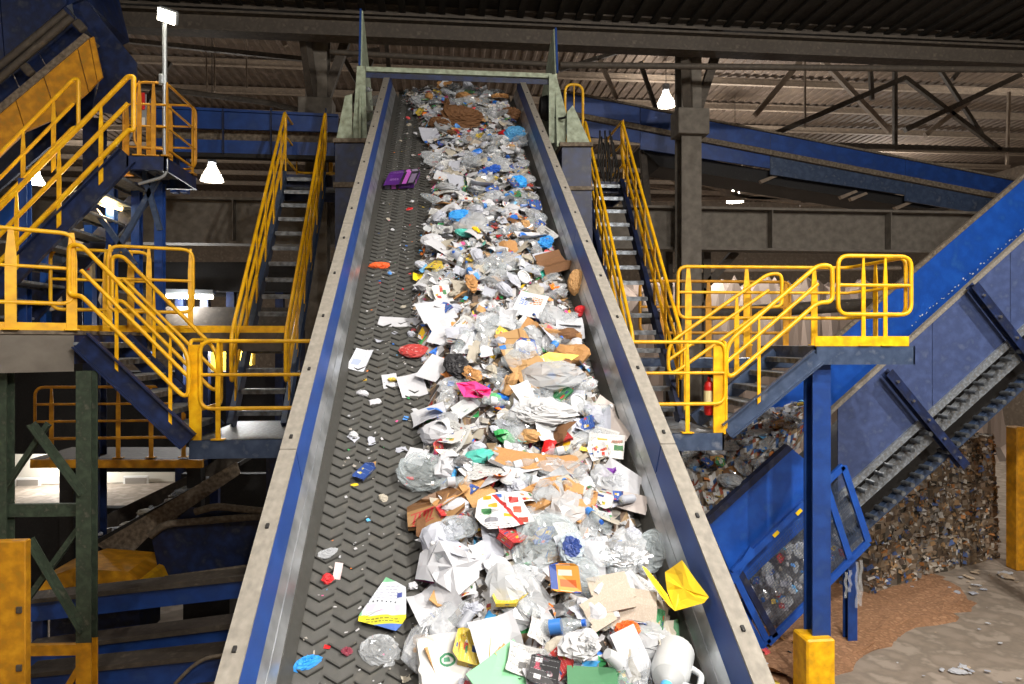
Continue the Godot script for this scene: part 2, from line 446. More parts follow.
	var web := [[[700, 142], [1080, 152], "dark_steel", 0.12], [[765, 138], [905, 78], "dark_steel", 0.14], [[905, 78], [1000, 150], "dark_steel", 0.12], [[822, 60], [890, 132], "purlin", 0.13], [[895, 62], [895, 150], "dark_steel", 0.1], [[952, 80], [968, 60], "dark_steel", 0.1], [[805, 62], [805, 128], "purlin", 0.05], [[1009, 92], [1007, 165], "purlin", 0.07], [[755, 115], [800, 62], "purlin", 0.14], [[925, 135], [970, 100], "purlin", 0.12], [[870, 62], [872, 100], "dark_steel", 0.1], [[640, 62], [665, 135], "dark_steel", 0.1], [[600, 60], [617, 100], "purlin", 0.1], [[560, 70], [640, 45], "dark_steel", 0.1], [[940, 70], [985, 140], "dark_steel", 0.1], [[1020, 75], [905, 130], "dark_steel", 0.14]]
	for w in web:
		m = MB.new(); m.bar(pt(w[0][0], w[0][1], 19.0), pt(w[1][0], w[1][1], 19.0), w[3], w[3]); part(o, "truss_member", m, M[w[2]])
	o = thing("roof_bracing", "pale crossed bracing rods beneath the far blue conveyor", "bracing", Vector3(6, 6, -21))
	for w in [[[650, 186], [800, 203]], [[640, 200], [905, 196]], [[655, 168], [740, 196]], [[740, 196], [905, 170]], [[745, 160], [735, 196]], [[800, 205], [940, 195]], [[725, 190], [760, 165]], [[640, 155], [700, 200]]]:
		m = MB.new(); m.bar(pt(w[0][0], w[0][1], 21.0), pt(w[1][0], w[1][1], 21.0), 0.1, 0.1); part(o, "brace_rod", m, M.purlin)
	o = thing("roof_truss", "dark steel roof truss behind the lamp-side column", "truss", Vector3(-5, 8, -17))
	for w in [[[120, 40], [330, 62]], [[170, 62], [120, 150]], [[345, 60], [400, 160]], [[372, 60], [330, 150]], [[310, 60], [380, 50]], [[260, 0], [286, 46]], [[390, 80], [385, 30]]]:
		m = MB.new(); m.bar(pt(w[0][0], w[0][1], 17.0), pt(w[1][0], w[1][1], 17.0), 0.1, 0.1); part(o, "truss_member", m, M.purlin if w[0][0] == 260 else M.dark_steel)
	for x in [[205, 42, 95], [213, 75, 92], [245, 30, 88]]:
		m = MB.new(); m.tube([Vector3(pt(x[0], x[1], 17.5).x, 13.15, -17.5), pt(x[0] + 2, x[2], 17.5)], 0.02); single("conduit", "thin conduit hanging from the brown roof above the blue beam", "conduit", m, M.purlin, "roof conduits")

# ---------------------------------------------------------------- main conveyor
func cv(x: float, t: float, off: float) -> Vector3: return Vector3(x, belt_y(-t) + off, -t)

func build_conveyor():
	var o := thing("main_conveyor", "wide inclined conveyor with black chevron belt, blue sides and dusty rims", "conveyor", Vector3(0, 0, 1.0))
	var T0 := -1.1; var T1 := 11.95
	var m := MB.new()
	m.prism(PackedVector3Array([cv(-0.9, T0, 0), cv(0.9, T0, 0), cv(0.9, T0, -0.03), cv(-0.9, T0, -0.03)]), cv(0, T1, 0) - cv(0, T0, 0))
	var belt := part(o, "belt", m, M.rubber)
	# chevron ribs: the 300 largest in view are parts, the rest one mesh
	var bs := Basis(Vector3.RIGHT, Vector3(0, cos(atan(TA)), sin(atan(TA))), Vector3(0, -sin(atan(TA)), cos(atan(TA))))
	var rib := MB.new()
	var rest := MB.new()
	var hw := 0.064; var dp := 0.042; var bw := 0.0075; var ht := 0.012
	var chev := func(mb: MB, tr: Transform3D):
		for s in [-1, 1]:
			var p0 := Vector3(0, 0, dp / 2); var p1 := Vector3(s * hw, 0, -dp / 2)
			var q := Vector3(0, 0, bw); var h := Vector3(0, ht, 0); var e := q * 0.55
			var A: Vector3 = tr * (p0 - q); var B: Vector3 = tr * (p1 - q); var C: Vector3 = tr * (p1 + q); var D: Vector3 = tr * (p0 + q)
			var a: Vector3 = tr * (p0 - e + h); var b: Vector3 = tr * (p1 - e + h); var c: Vector3 = tr * (p1 + e + h); var d: Vector3 = tr * (p0 + e + h)
			mb.quad(a, b, c, d); mb.quad(A, B, b, a); mb.quad(D, C, c, d); mb.quad(B, C, c, b)
	chev.call(rib, Transform3D())
	var rib_mesh := rib.mesh()
	var n := 0
	var pitch := 0.066
	for r in int(9.4 / pitch):
		var t := 2.55 + r * pitch
		for c in 13:
			var x := -0.822 + c * 0.137
			var tr := Transform3D(bs, cv(x, t + (pitch * 0.45 if c % 2 else 0.0), 0.0))
			if c < 5 and n < 300:
				var q := MeshInstance3D.new()
				q.name = numbered(belt, "chevron_rib"); q.mesh = rib_mesh; q.material_override = M.cleat_rubber
				belt.add_child(q)
				q.transform = Transform3D(tr.basis, tr.origin - o.position)
				n += 1
			else: chev.call(rest, tr)
	part(belt, "far_chevron_ribs", rest, M.cleat_rubber, "stuff")
	var along := cv(0, 11.5, 0) - cv(0, T0, 0)
	for s in [-1, 1]:
		var P := func(arr: Array):
			var a := PackedVector3Array()
			for q in arr: a.append(cv(s * q[0], T0, q[1]))
			return a
		m = MB.new(); m.prism(P.call([[0.885, 0.008], [0.925, 0.1], [0.94, 0.1], [0.9, 0.008]]), along); part(o, "seal_strip", m, M.cleat_rubber)
		m = MB.new(); m.prism(P.call([[0.93, 0.098], [0.955, 0.175], [0.968, 0.175], [0.944, 0.098]]), along); part(o, "wear_plate", m, M.wear_steel)
		m = MB.new(); m.prism(P.call([[0.955, 0.165], [0.988, 0.262], [1.003, 0.262], [0.97, 0.165]]), along); part(o, "wear_plate", m, M.wear_steel)
		for k in 5:   # side panels of one length each
			var ta := T0 + 2.55 * k; var tb := minf(ta + 2.54, 11.5)
			m = MB.new()
			var pts := PackedVector3Array()
			for q in [[0.982, 0.25], [1.012, 0.41], [1.03, 0.41], [1.0, 0.25]]: pts.append(cv(s * q[0], ta, q[1]))
			m.prism(pts, cv(0, tb, 0) - cv(0, ta, 0)); part(o, "skirt_panel", m, M.blue)
			m = MB.new(); m.prism(PackedVector3Array([cv(s * 1.012, ta, 0.405), cv(s * 1.1, ta, 0.405), cv(s * 1.1, ta, 0.425), cv(s * 1.012, ta, 0.425)]), cv(0, tb, 0) - cv(0, ta, 0)); part(o, "rim_flange", m, M.dust_rim)
		m = MB.new(); m.prism(P.call([[1.085, 0.405], [1.1, 0.405], [1.1, -0.12], [1.0, -0.12], [1.0, -0.105], [1.085, -0.105]]), along); part(o, "side_channel", m, M.blue)
		for k in 16:
			m = MB.new(); m.box(Transform3D(bs, cv(s * 1.057, 2.43 + k * 0.55, 0.428)), Vector3(0.016, 0.012, 0.03), 0.002); part(o, "flange_bolt", m, M.black)
		for t in [0.6, 4.2, 7.8, 10.6]:
			m = MB.new(); m.sweep(Vector3(s * 1.0, 0, -t), cv(s * 1.0, t, -0.1), MB.isec(0.2, 0.2, 0.02, 0.015), Vector3.BACK); part(o, "support_leg", m, M.blue)
	m = MB.new(); m.prism(PackedVector3Array([cv(-1, T0, -0.14), cv(1, T0, -0.14), cv(1, T0, -0.16), cv(-1, T0, -0.16)]), along); part(o, "underpan", m, M.navy)
	for t in [-1.1, 11.95]:
		m = MB.new(); m.lathe(Transform3D(Basis(Vector3(0, 0, 1), PI / 2), cv(0, t, -0.21)), [Vector2(0, -0.9), Vector2(0.2, -0.9), Vector2(0.2, 0.9), Vector2(0, 0.9)], 24); part(o, "pulley", m, M.rubber)
	# discharge chute round the head of the conveyor
	o = thing("head_chute", "blue discharge chute with tall pale green side plates at the conveyor head", "chute", Vector3(0, 0, -11.4))
	var t := 11.2
	var poly := func(pts: Array, tt: float, depth: float):
		var mm := MB.new()
		var a := PackedVector3Array()
		for q in pts: a.append(pt(q[0], q[1], tt))
		mm.prism(a, Vector3(0, 0, -depth))
		return mm
	for b in [[[335, 141], [364, 141], [364, 330], [335, 330]], [[562, 146], [591, 146], [594, 330], [562, 330]]]:
		part(o, "chute_box", poly.call(b, 11.0, 1.6), M.navy)
	for b in [[333, 367, 138, 142], [560, 593, 142, 146]]:
		part(o, "ledge", poly.call([[b[0], b[2]], [b[1], b[2]], [b[1], b[3]], [b[0], b[3]]], 10.95, 1.7), M.dust)
	for b in [[333, 366, 182, 187], [562, 594, 186, 190]]:
		part(o, "band", poly.call([[b[0], b[2]], [b[1], b[2]], [b[1], b[3]], [b[0], b[3]]], 10.97, 1.7), M.dust)
	# side plates stand along the belt; their edges face the viewer
	var side := func(x: float, profile: Array, th: float):
		var a := PackedVector3Array()
		for q in profile: a.append(Vector3(x, q[1], -q[0]))
		var mm := MB.new(); mm.prism(a, Vector3(th, 0, 0)); return mm
	var lx := pt(364, 100, 11.4).x; var rx := pt(553, 100, 11.4).x
	var yb := pt(364, 141, 11.0).y
	var y1 := pt(365, 66, 11.2).y; var y2 := pt(362, 12, 11.4).y
	part(o, "side_plate", side.call(lx - 0.04, [[11.0, yb], [11.2, y1], [11.35, y2], [11.6, y2 - 0.1], [13.0, y1], [13.0, yb]], 0.03), M.pale_paint)
	part(o, "side_plate", side.call(rx, [[11.0, yb], [11.2, y1], [11.35, y2 - 0.16], [11.6, y2 - 0.2], [13.0, y1], [13.0, yb]], 0.03), M.pale_paint)
	part(o, "plate_edge", side.call(lx - 0.06, [[11.17, y1], [11.33, y2 + 0.02], [11.37, y2 + 0.02], [11.21, y1]], 0.03), M.blue)
	part(o, "plate_edge", side.call(rx + 0.02, [[11.17, y1], [11.33, y2 - 0.14], [11.37, y2 - 0.14], [11.21, y1]], 0.03), M.blue)
	for b in [[[336, 140], [345, 96], [352, 94], [352, 140]], [[352, 140], [357, 66], [365, 66], [367, 140]], [[549, 75], [556, 74], [567, 116], [566, 143], [549, 143]], [[567, 112], [573, 105], [590, 143], [567, 143]]]:
		part(o, "wing_plate", poly.call(b, 11.05 if b[0][0] != 352 and b[0][0] != 549 else 11.15, 0.03), M.pale_paint)
	m = MB.new(); m.sweep(pt(366, 71, 11.2), Vector3(pt(552, 76, 11.2).x, pt(366, 71, 11.2).y, -11.2), MB.lsec(0.09, 0.07, 0.012), Vector3.UP); part(o, "cross_bar", m, M.pale_paint)
	m = MB.new(); m.bar(pt(366, 75, 11.22), Vector3(pt(552, 76, 11.2).x, pt(366, 75, 11.2).y, -11.22), 0.01, 0.08); part(o, "cross_bar_web", m, M.navy)
	m = MB.new(); m.prism(PackedVector3Array([Vector3(lx, yb, -13.0), Vector3(rx, yb, -13.0), Vector3(rx, y1 - 0.1, -13.0), Vector3(lx, y1 - 0.1, -13.0)]), Vector3(0, 0, -0.03)); part(o, "back_plate", m, M.navy)
	m = MB.new(); m.bar(Vector3(lx, 4, -12.5), Vector3(lx, yb, -12.5), 0.2, 0.2); part(o, "support_leg", m, M.navy)
	m = MB.new(); m.bar(Vector3(rx, 4, -12.5), Vector3(rx, yb, -12.5), 0.2, 0.2); part(o, "support_leg", m, M.navy)
	m = MB.new(); m.lathe(Transform3D(Basis(Vector3(0, 0, 1), PI / 2), pt(546, 108, 11.6)), [Vector2(0, -0.1), Vector2(0.17, -0.1), Vector2(0.2, 0), Vector2(0.17, 0.1), Vector2(0, 0.1)], 16)
	part(o, "bearing_housing", m, M.black)
	m = MB.new(); m.tube(MB.fillet([pt(547, 110, 11.3), pt(552, 117, 11.2), pt(560, 119, 11.1), pt(566, 117, 11.0)], 0.1), 0.018); part(o, "grease_hose", m, M.black)

# ---------------------------------------------------------------- stairs, landings and railings
func deck(label: String, lo: Vector3, hi: Vector3, fascia: String, fh := 0.2, yellow_front := false) -> Node3D:
	# lo, hi: deck corners at floor level (x and z used)
	var o := thing("steel_landing", label, "platform", Vector3((lo.x + hi.x) / 2, lo.y - fh, (lo.z + hi.z) / 2))
	var y := lo.y
	var m := MB.new(); m.box(Transform3D(Basis(), Vector3((lo.x + hi.x) / 2, y - 0.02, (lo.z + hi.z) / 2)), Vector3(absf(hi.x - lo.x) - 0.02, 0.04, absf(hi.z - lo.z) - 0.02), 0.004)
	part(o, "deck_plate", m, M.tread if not yellow_front else M.dust)
	var x0 := minf(lo.x, hi.x); var x1 := maxf(lo.x, hi.x); var zf := maxf(lo.z, hi.z); var zb := minf(lo.z, hi.z)
	m = MB.new(); m.sweep(Vector3(x0, y - fh / 2, zf), Vector3(x1, y - fh / 2, zf), MB.csec(0.07, fh, 0.014)); part(o, "front_channel", m, M[fascia])
	m = MB.new(); m.sweep(Vector3(x0, y - fh / 2, zb), Vector3(x1, y - fh / 2, zb), MB.csec(0.07, fh, 0.014)); part(o, "back_channel", m, M[fascia])
	for x in [x0 + 0.01, x1 - 0.01]:
		m = MB.new(); m.bar(Vector3(x, y - fh / 2, zf), Vector3(x, y - fh / 2, zb), 0.02, fh); part(o, "side_channel", m, M[fascia])
	return o

func build_stairs():
	var m: MB
	var o: Node3D
	# ---- steep stairs along the conveyor
	var zt := -12.4; var zb := -9.25
	for s in [-1, 1]:
		var xc := -2.5 if s < 0 else 2.6
		var a := Vector3(xc - 0.29, 3.24, zb); var b := Vector3(xc - 0.29, 7.1, zt)
		var w: String = "left" if s < 0 else "right"
		stair("steep_stairs", "steep grey steel stairs rising beside the conveyor " + ("on the lamp post side" if s < 0 else "on the bale side"), a, b, Vector3.RIGHT, 0.58, 15, "grey_blue" if s < 0 else "navy", "tread", 0.17, 0.18)
		var side: String = "beside the conveyor on the lamp post side" if s < 0 else "beside the conveyor on the bale side"
		for k in 2:
			var q := Vector3(0.6 * k - (0.03 if k == 0 else -0.03) - 0.0, 0, 0)
			var outer: bool = (k == 0) == (s < 0)
			handrail("sloping yellow handrail of steep stairs " + side + (", outer edge" if outer else ", conveyor edge"), a + q + Vector3(0, 0.05, 0), b + q, 1.1, 0.46, 6, "", "yellow", 0.026, 0.0, 0.13)
		# head platform
		deck("grey steel platform at the top of the steep stairs " + ("on the lamp post side" if s < 0 else "on the bale side"), Vector3(xc - 0.6, 7.12, zt - 0.02), Vector3(xc + (0.9 if s < 0 else 0.5), 7.12, zt - 1.3), "navy", 0.2)
		if s < 0:
			guard("yellow guard rail on the head platform on the lamp post side", [Vector3(xc - 0.35, 7.12, zt - 0.1), Vector3(xc - 0.35, 7.12, zt - 1.2), Vector3(xc + 0.85, 7.12, zt - 1.2)], 1.05, 0.3, [0.02, 0.45, 0.75, 0.98])
		else:
			guard("galvanised and yellow guard rail on the head platform on the bale side", [Vector3(xc + 0.38, 7.12, zt - 0.05), Vector3(xc + 0.38, 7.12, zt - 1.3)], 1.1, 0.3, [0.02, 0.95])
			var l0 := Vector3(pt(574, 110, 12.6).x, 7.12, -12.6)
			o = thing("ladder_hoop", "yellow hoop rail standing beside the chute above the steep stairs", "railing", l0)
			m = MB.new(); m.tube(MB.fillet([l0 + Vector3(-0.16, 0, 0), l0 + Vector3(-0.16, 1.75, 0), l0 + Vector3(0.16, 1.75, 0), l0 + Vector3(0.16, 0, 0)], 0.15), 0.024); part(o, "hoop", m, M.yellow)
			m = MB.new(); m.tube([l0 + Vector3(0, 0, 0), l0 + Vector3(0, 1.74, 0)], 0.012); part(o, "centre_rod", m, M.yellow)
			m = MB.new(); m.box(Transform3D(Basis(), l0 + Vector3(0, 1.1, 0)), Vector3(0.14, 0.05, 0.03), 0.005); part(o, "clip", m, M.yellow)
			# hanging black cables
			o = thing("cable_bundle", "bundle of black cables hanging beside the head platform on the bale side", "cables", pt(606, 180, 12.5))
			for k in 9:
				var q := pt(600 + k * 1.7, 135 + (k % 3) * 6, 12.45)
				m = MB.new(); m.tube(MB.fillet([q + Vector3(0.02, 0.1, -0.1), q, q + Vector3(-0.05 + 0.02 * k, -0.5, 0.03), q + Vector3(0.1 - 0.02 * k, -0.85, 0)], 0.2), 0.016, 6); part(o, "cable", m, M.black)
	# ---- left landing
	var L0 := pt(189, 438, 8.05)
	var ly := 3.24
	o = deck("small grey steel landing between the short dark blue stairs and the conveyor", Vector3(L0.x, ly, -8.05), Vector3(-1.3, ly, -9.9), "grey_blue", 0.2)
	guard("yellow guard rail along the front of the lamp-side landing", [Vector3(pt(200, 438, 8.06).x, ly, -8.06), Vector3(-1.35, ly, -8.06)], 1.07, 0.34, [0.13], "yellow", "", 0.05)
	o = thing("corner_post", "wide flat yellow corner post of the lamp-side landing", "post", Vector3(L0.x, ly, -8.06))
	m = MB.new(); m.box(Transform3D(Basis(), Vector3(L0.x + 0.06, ly + 0.5, -8.07)), Vector3(0.13, 1.06, 0.02), 0.004); part(o, "plate", m, M.yellow)
	m = MB.new(); m.tube(MB.fillet([Vector3(L0.x, ly + 0.3, -8.08), Vector3(L0.x, ly + 1.08, -8.08), Vector3(L0.x, ly + 1.08, -9.2), Vector3(L0.x, ly + 0.3, -9.2)], 0.1, true), 0.022, 8, true); part(o, "return_rail", m, M.yellow)
	for p in [Vector3(-1.45, 0, -9.7), Vector3(L0.x + 0.5, 0, -9.78)]:
		m = MB.new(); m.sweep(p, p + Vector3(0, ly - 0.2, 0), MB.isec(0.16, 0.16, 0.015, 0.012), Vector3.BACK); single("support_column", "dark blue column holding up the lamp-side landing", "column", m, M.navy, "columns under the lamp-side landing")
	# ---- short stairs from the left landing up to the left platform
	var py := 4.42
	var sa := Vector3(L0.x + 0.02, ly + 0.0, -8.0); var sb := pt(82, 338, 8.0); sb.y = py - 0.1
	stair("short_stairs", "short dark blue stairs climbing from the lamp-side landing to the lamp-side platform", sa, sb, Vector3(0, 0, -1), 0.95, 6, "navy", "tread", 0.26, 0.22)
	handrail("yellow front handrail of the short stairs on the lamp post side", sa + Vector3(0, 0, 0.02), sb + Vector3(0, 0.05, 0.02), 0.95, 0.42, 2, "", "yellow", 0.024, 0.12, 0.05)
	handrail("yellow back handrail of the short stairs on the lamp post side", sa + Vector3(0, 0, -0.98), sb + Vector3(0, 0.05, -0.98), 0.95, 0.42, 2, "", "yellow", 0.024, 0.12, 0.05)
	# ---- left platform
	var A := pt(-60, 331, 7.35); var B := pt(74, 331, 8.02)
	A.y = py; B.y = py
	o = thing("walkway_platform", "steel walkway platform with yellow edge at the top of the short lamp-side stairs", "platform", B)
	m = MB.new(); m.prism(PackedVector3Array([A, B, Vector3(B.x + 0.15, py, -9.6), Vector3(A.x, py, -10.4)]), Vector3(0, -0.04, 0)); part(o, "deck_plate", m, M.dust)
	m = MB.new(); m.sweep(A + Vector3(0, -0.24, 0), B + Vector3(0, -0.24, 0), MB.csec(0.09, 0.38, 0.018)); part(o, "edge_channel", m, M.girder)
	m = MB.new(); m.bar(B + Vector3(0, -0.2, 0), Vector3(B.x + 0.15, py - 0.2, -9.6), 0.02, 0.3); part(o, "end_channel", m, M.navy)
	m = MB.new(); m.bar(A + Vector3(0, 0.04, 0.0), B + Vector3(0, 0.04, 0.0), 0.012, 0.08); part(o, "toe_board", m, M.yellow)
	m = MB.new(); m.bar(Vector3(A.x, py + 0.04, -9.5), Vector3(B.x + 1.9, py + 0.04, -9.65), 0.012, 0.1); part(o, "toe_board", m, M.yellow)
	m = MB.new(); m.bar(Vector3(A.x, py - 0.12, -9.5), Vector3(B.x + 1.9, py - 0.12, -9.66), 0.05, 0.24); part(o, "back_channel", m, M.dark_steel)
	guard("yellow guard rail along the front of the lamp-side platform", [A + Vector3(0, 0, 0.0), B], 1.02, 0.28, [0.15, 0.5, 0.98], "yellow", "", 0.1)
	guard("yellow guard rail along the back of the lamp-side platform", [Vector3(A.x, py, -9.3), Vector3(pt(150, 250, 9.6).x, py, -9.6)], 1.02, 0.28, [0.2, 0.55, 0.8], "yellow", "", 0.08)
	guard("low yellow guard rail behind the short lamp-side stairs", [pt(108, 328, 9.0) + Vector3(0, 0.0, 0), Vector3(pt(193, 330, 9.3).x, pt(108, 328, 9.0).y, -9.3)], 0.98, 0.2, [0.02, 0.47, 0.97], "yellow", "", 0.06)
	# ---- upper left stairs and small top platform
	var ua := pt(-40, 338, 8.9); ua.y = py + 0.02
	var ub := pt(129, 156, 8.9)
	stair("steel_stairs", "dark blue stairs climbing from the lamp-side platform towards the yellow sided conveyor", ua, ub, Vector3(0, 0, -1), 1.0, 10, "navy", "tread", 0.26, 0.24)
	handrail("yellow front handrail of the upper lamp-side stairs", ua + Vector3(0, 0, 0.02), ub + Vector3(0, 0, 0.02), 0.93, 0.3, 4, "", "yellow", 0.03, 0.06, 0.07)
	handrail("yellow back handrail of the upper lamp-side stairs", ua + Vector3(-1.1, 0.3, -1.0), ub + Vector3(-1.1, 0.3, -1.0), 0.93, 0.3, 5, "", "yellow", 0.026, 0.06, 0.08)
	var uc := pt(166, 160, 8.9)
	o = deck("small blue platform at the top of the upper lamp-side stairs", Vector3(ub.x - 0.02, ub.y, -8.88), Vector3(uc.x, ub.y, -9.95), "navy", 0.16)
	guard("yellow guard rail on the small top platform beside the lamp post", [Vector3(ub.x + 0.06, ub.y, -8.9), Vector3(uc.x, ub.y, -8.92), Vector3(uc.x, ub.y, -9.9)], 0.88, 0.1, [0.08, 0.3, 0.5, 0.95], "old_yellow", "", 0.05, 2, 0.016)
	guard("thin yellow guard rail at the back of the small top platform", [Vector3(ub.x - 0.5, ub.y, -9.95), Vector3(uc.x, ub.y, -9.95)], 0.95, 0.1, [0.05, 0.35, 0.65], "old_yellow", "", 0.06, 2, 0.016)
	for q in [[137.0, 9.64], [160.0, 9.64], [112.0, 9.62], [25.0, 9.55]]:
		var p := pt(q[0], 200, q[1]); p.y = py
		m = MB.new(); m.sweep(p, Vector3(p.x, ub.y - 0.16, p.z), MB.isec(0.1, 0.12, 0.012, 0.01), Vector3.BACK); single("support_column", "slim blue column under the upper lamp-side stairs", "column", m, M.grey_blue if q[0] == 138.0 else M.blue, "columns under the upper lamp-side stairs")
	for q in [[[95, 210], [135, 265]], [[112, 260], [160, 175]], [[140, 160], [160, 230]]]:
		m = MB.new(); m.bar(pt(q[0][0], q[0][1], 9.3), pt(q[1][0], q[1][1], 9.3), 0.06, 0.06); single("diagonal_brace", "grey diagonal brace under the upper lamp-side stairs", "brace", m, M.grey_blue, "braces under the upper lamp-side stairs")
	# warm tube lamps under the stairs
	for q in [[[98, 202], [122, 209], 9.6], [[76, 196], [90, 198], 9.8]]:
		o = thing("tube_lamp", "warm white tube lamp glowing under the upper lamp-side stairs", "lamp", pt(q[0][0], q[0][1], q[2]), "tube lamps under the stairs")
		m = MB.new(); m.bar(pt(q[0][0], q[0][1] - 3, q[2]), pt(q[1][0], q[1][1] - 3, q[2]), 0.1, 0.05); part(o, "housing", m, M.galv)
		m = MB.new(); m.tube([pt(q[0][0], q[0][1], q[2]), pt(q[1][0], q[1][1], q[2])], 0.028); part(o, "tube", m, M.lamp_warm)
		var l := OmniLight3D.new(); l.name = "tube_light"; l.position = Vector3(0.15, -0.1, 0.06); l.light_energy = 0.8; l.omni_range = 40; l.omni_attenuation = 2; l.light_color = Color(1, 0.85, 0.6); l.light_size = 0.1; l.shadow_enabled = true
		o.add_child(l)
	# ---- right landing, short stairs, platform
	var R0 := pt(724, 438, 8.1)
	o = deck("small grey steel landing beneath the fire extinguisher beside the conveyor", Vector3(1.5, ly, -8.1), Vector3(R0.x, ly, -9.9), "grey_blue", 0.2)
	guard("yellow guard rail along the front of the bale-side landing", [Vector3(1.45, ly, -8.12), Vector3(pt(725, 438, 8.12).x, ly, -8.12)], 1.06, 0.34, [0.72], "yellow", "", 0.05)
	o = thing("corner_post", "wide flat yellow corner post of the bale-side landing", "post", Vector3(R0.x, ly, -8.1))
	m = MB.new(); m.box(Transform3D(Basis(), Vector3(R0.x - 0.04, ly + 0.5, -8.14)), Vector3(0.15, 1.04, 0.02), 0.004); part(o, "plate", m, M.yellow)
	m = MB.new(); m.tube(MB.fillet([Vector3(R0.x + 0.04, ly + 0.02, -8.14), Vector3(R0.x + 0.04, ly + 1.06, -8.14), Vector3(R0.x + 0.04, ly + 1.06, -8.4), Vector3(R0.x + 0.04, ly + 0.02, -8.4)], 0.08, true), 0.02, 8, true); part(o, "return_rail", m, M.yellow)
	for p in [Vector3(R0.x - 0.1, 0, -9.6), Vector3(1.65, 0, -9.6)]:
		m = MB.new(); m.sweep(p, p + Vector3(0, ly - 0.2, 0), MB.isec(0.16, 0.16, 0.015, 0.012), Vector3.BACK); single("support_column", "dark blue column holding up the bale-side landing", "column", m, M.navy, "columns under the bale-side landing")
	var ry := 4.25
	var ra := Vector3(R0.x + 0.04, ly + 0.02, -8.15); var rb := pt(817, 366, 8.15)
	rb.y = ry - 0.12
	stair("short_stairs", "short blue stairs climbing from the bale-side landing to the bale-side platform", ra, rb, Vector3(0, 0, -1), 1.0, 5, "grey_blue", "tread", 0.28, 0.2)
	handrail("bright yellow front handrail of the short stairs on the bale side", ra + Vector3(0, 0, 0.02), rb + Vector3(0, 0.06, 0.02), 1.02, 0.58, 1, "", "yellow", 0.027, 0.18, 0.05)
	handrail("bright yellow back handrail of the short stairs on the bale side", ra + Vector3(-0.35, 0, -1.05), rb + Vector3(-0.1, 0.06, -1.05), 1.02, 0.58, 2, "", "yellow", 0.025, 0.18, 0.08)
	var Q0 := pt(815, 352, 8.15); var Q1 := pt(915, 352, 8.15)
	o = deck("steel platform with yellow toe board beside the short stairs", Vector3(Q0.x, ry, -8.15), Vector3(Q1.x, ry, -9.6), "grey_blue", 0.22)
	guard("bright yellow guard rail loop along the front of the bale-side platform", [Vector3(pt(838, 350, 8.17).x, ry, -8.17), Vector3(pt(911, 350, 8.17).x, ry, -8.17)], 1.08, 0.38, [0.34, 0.64], "yellow", "", 0.05, 1, 0.026)
	m = MB.new(); m.bar(Vector3(Q0.x, ry + 0.06, -8.15), Vector3(Q1.x - 0.08, ry + 0.06, -8.15), 0.012, 0.12); single("toe_board", "bright yellow toe board along the bale-side platform edge", "toe board", m, M.yellow)
	guard("bright yellow guard rail on the far side of the bale-side platform", [Vector3(Q1.x - 0.05, ry, -8.25), Vector3(Q1.x - 0.05, ry, -9.5), Vector3(Q0.x - 1.2, ry, -9.55)], 1.08, 0.38, [0.25, 0.6, 0.8, 0.97], "yellow", "", 0.09, 1, 0.024)
	guard("yellow guard rail of the far walkway behind the bale-side landing", [Vector3(pt(640, 340, 11.5).x, ry - 0.2, -11.5), Vector3(pt(790, 340, 11.5).x, ry - 0.2, -11.5)], 1.25, 0.4, [0.15, 0.45, 0.72, 0.97], "old_yellow", "", 0.1, 1, 0.026)
	m = MB.new(); m.box(Transform3D(Basis(), Vector3(pt(730, 345, 11.8).x, ry - 0.3, -11.8)), Vector3(3.4, 0.16, 0.8), 0.01); single("service_walkway", "narrow steel walkway behind the bale-side landing", "walkway", m, M.grey_blue)
	# post under the right platform with its yellow guard base
	var p := pt(817, 500, 8.4); p.y = 0.0
	o = thing("platform_post", "tall blue steel post on a yellow base under the bale-side platform", "post", p)
	m = MB.new(); m.sweep(p + Vector3(0, 0.7, 0), Vector3(p.x, ry - 0.22, p.z), MB.isec(0.23, 0.22, 0.02, 0.016), Vector3.BACK); part(o, "shaft", m, M.blue)
	m = MB.new(); m.box(Transform3D(Basis(), p + Vector3(-0.07, 0.375, 0.05)), Vector3(0.36, 0.75, 0.36), 0.02); part(o, "yellow_base", m, M.yellow)
	# fire extinguisher on the right landing rail
	var e := pt(709, 415, 8.25)
	o = thing("fire_extinguisher", "small red fire extinguisher with pale label on the bale side landing rail", "extinguisher", e)
	m = MB.new(); m.lathe(Transform3D(Basis(), e), [Vector2(0, 0), Vector2(0.05, 0), Vector2(0.06, 0.03), Vector2(0.06, 0.34), Vector2(0.045, 0.39), Vector2(0.02, 0.41), Vector2(0.02, 0.45)], 16); part(o, "cylinder", m, M.red)
	m = MB.new(); m.lathe(Transform3D(Basis(), e + Vector3(0, 0.13, 0)), [Vector2(0.0615, 0), Vector2(0.0615, 0.16)], 16); part(o, "label_band", m, flat(Color("e8d9a0")))
	m = MB.new(); m.box(Transform3D(Basis(), e + Vector3(0.01, 0.47, 0.03)), Vector3(0.03, 0.04, 0.12), 0.005); part(o, "valve_handle", m, M.black)
	m = MB.new(); m.tube(MB.fillet([e + Vector3(0, 0.46, 0.05), e + Vector3(0.08, 0.42, 0.04), e + Vector3(0.075, 0.15, 0.02)], 0.05), 0.01, 6); part(o, "hose", m, M.black)

# ---------------------------------------------------------------- helper: outline in the photograph, set on an upright plane and given depth
func slab(px: Array, t: float, depth: float) -> MB:
	var m := MB.new()
	var a := PackedVector3Array()
	for q in px: a.append(pt(q[0], q[1], t))
	m.prism(a, Vector3(0, 0, -depth))
	return m

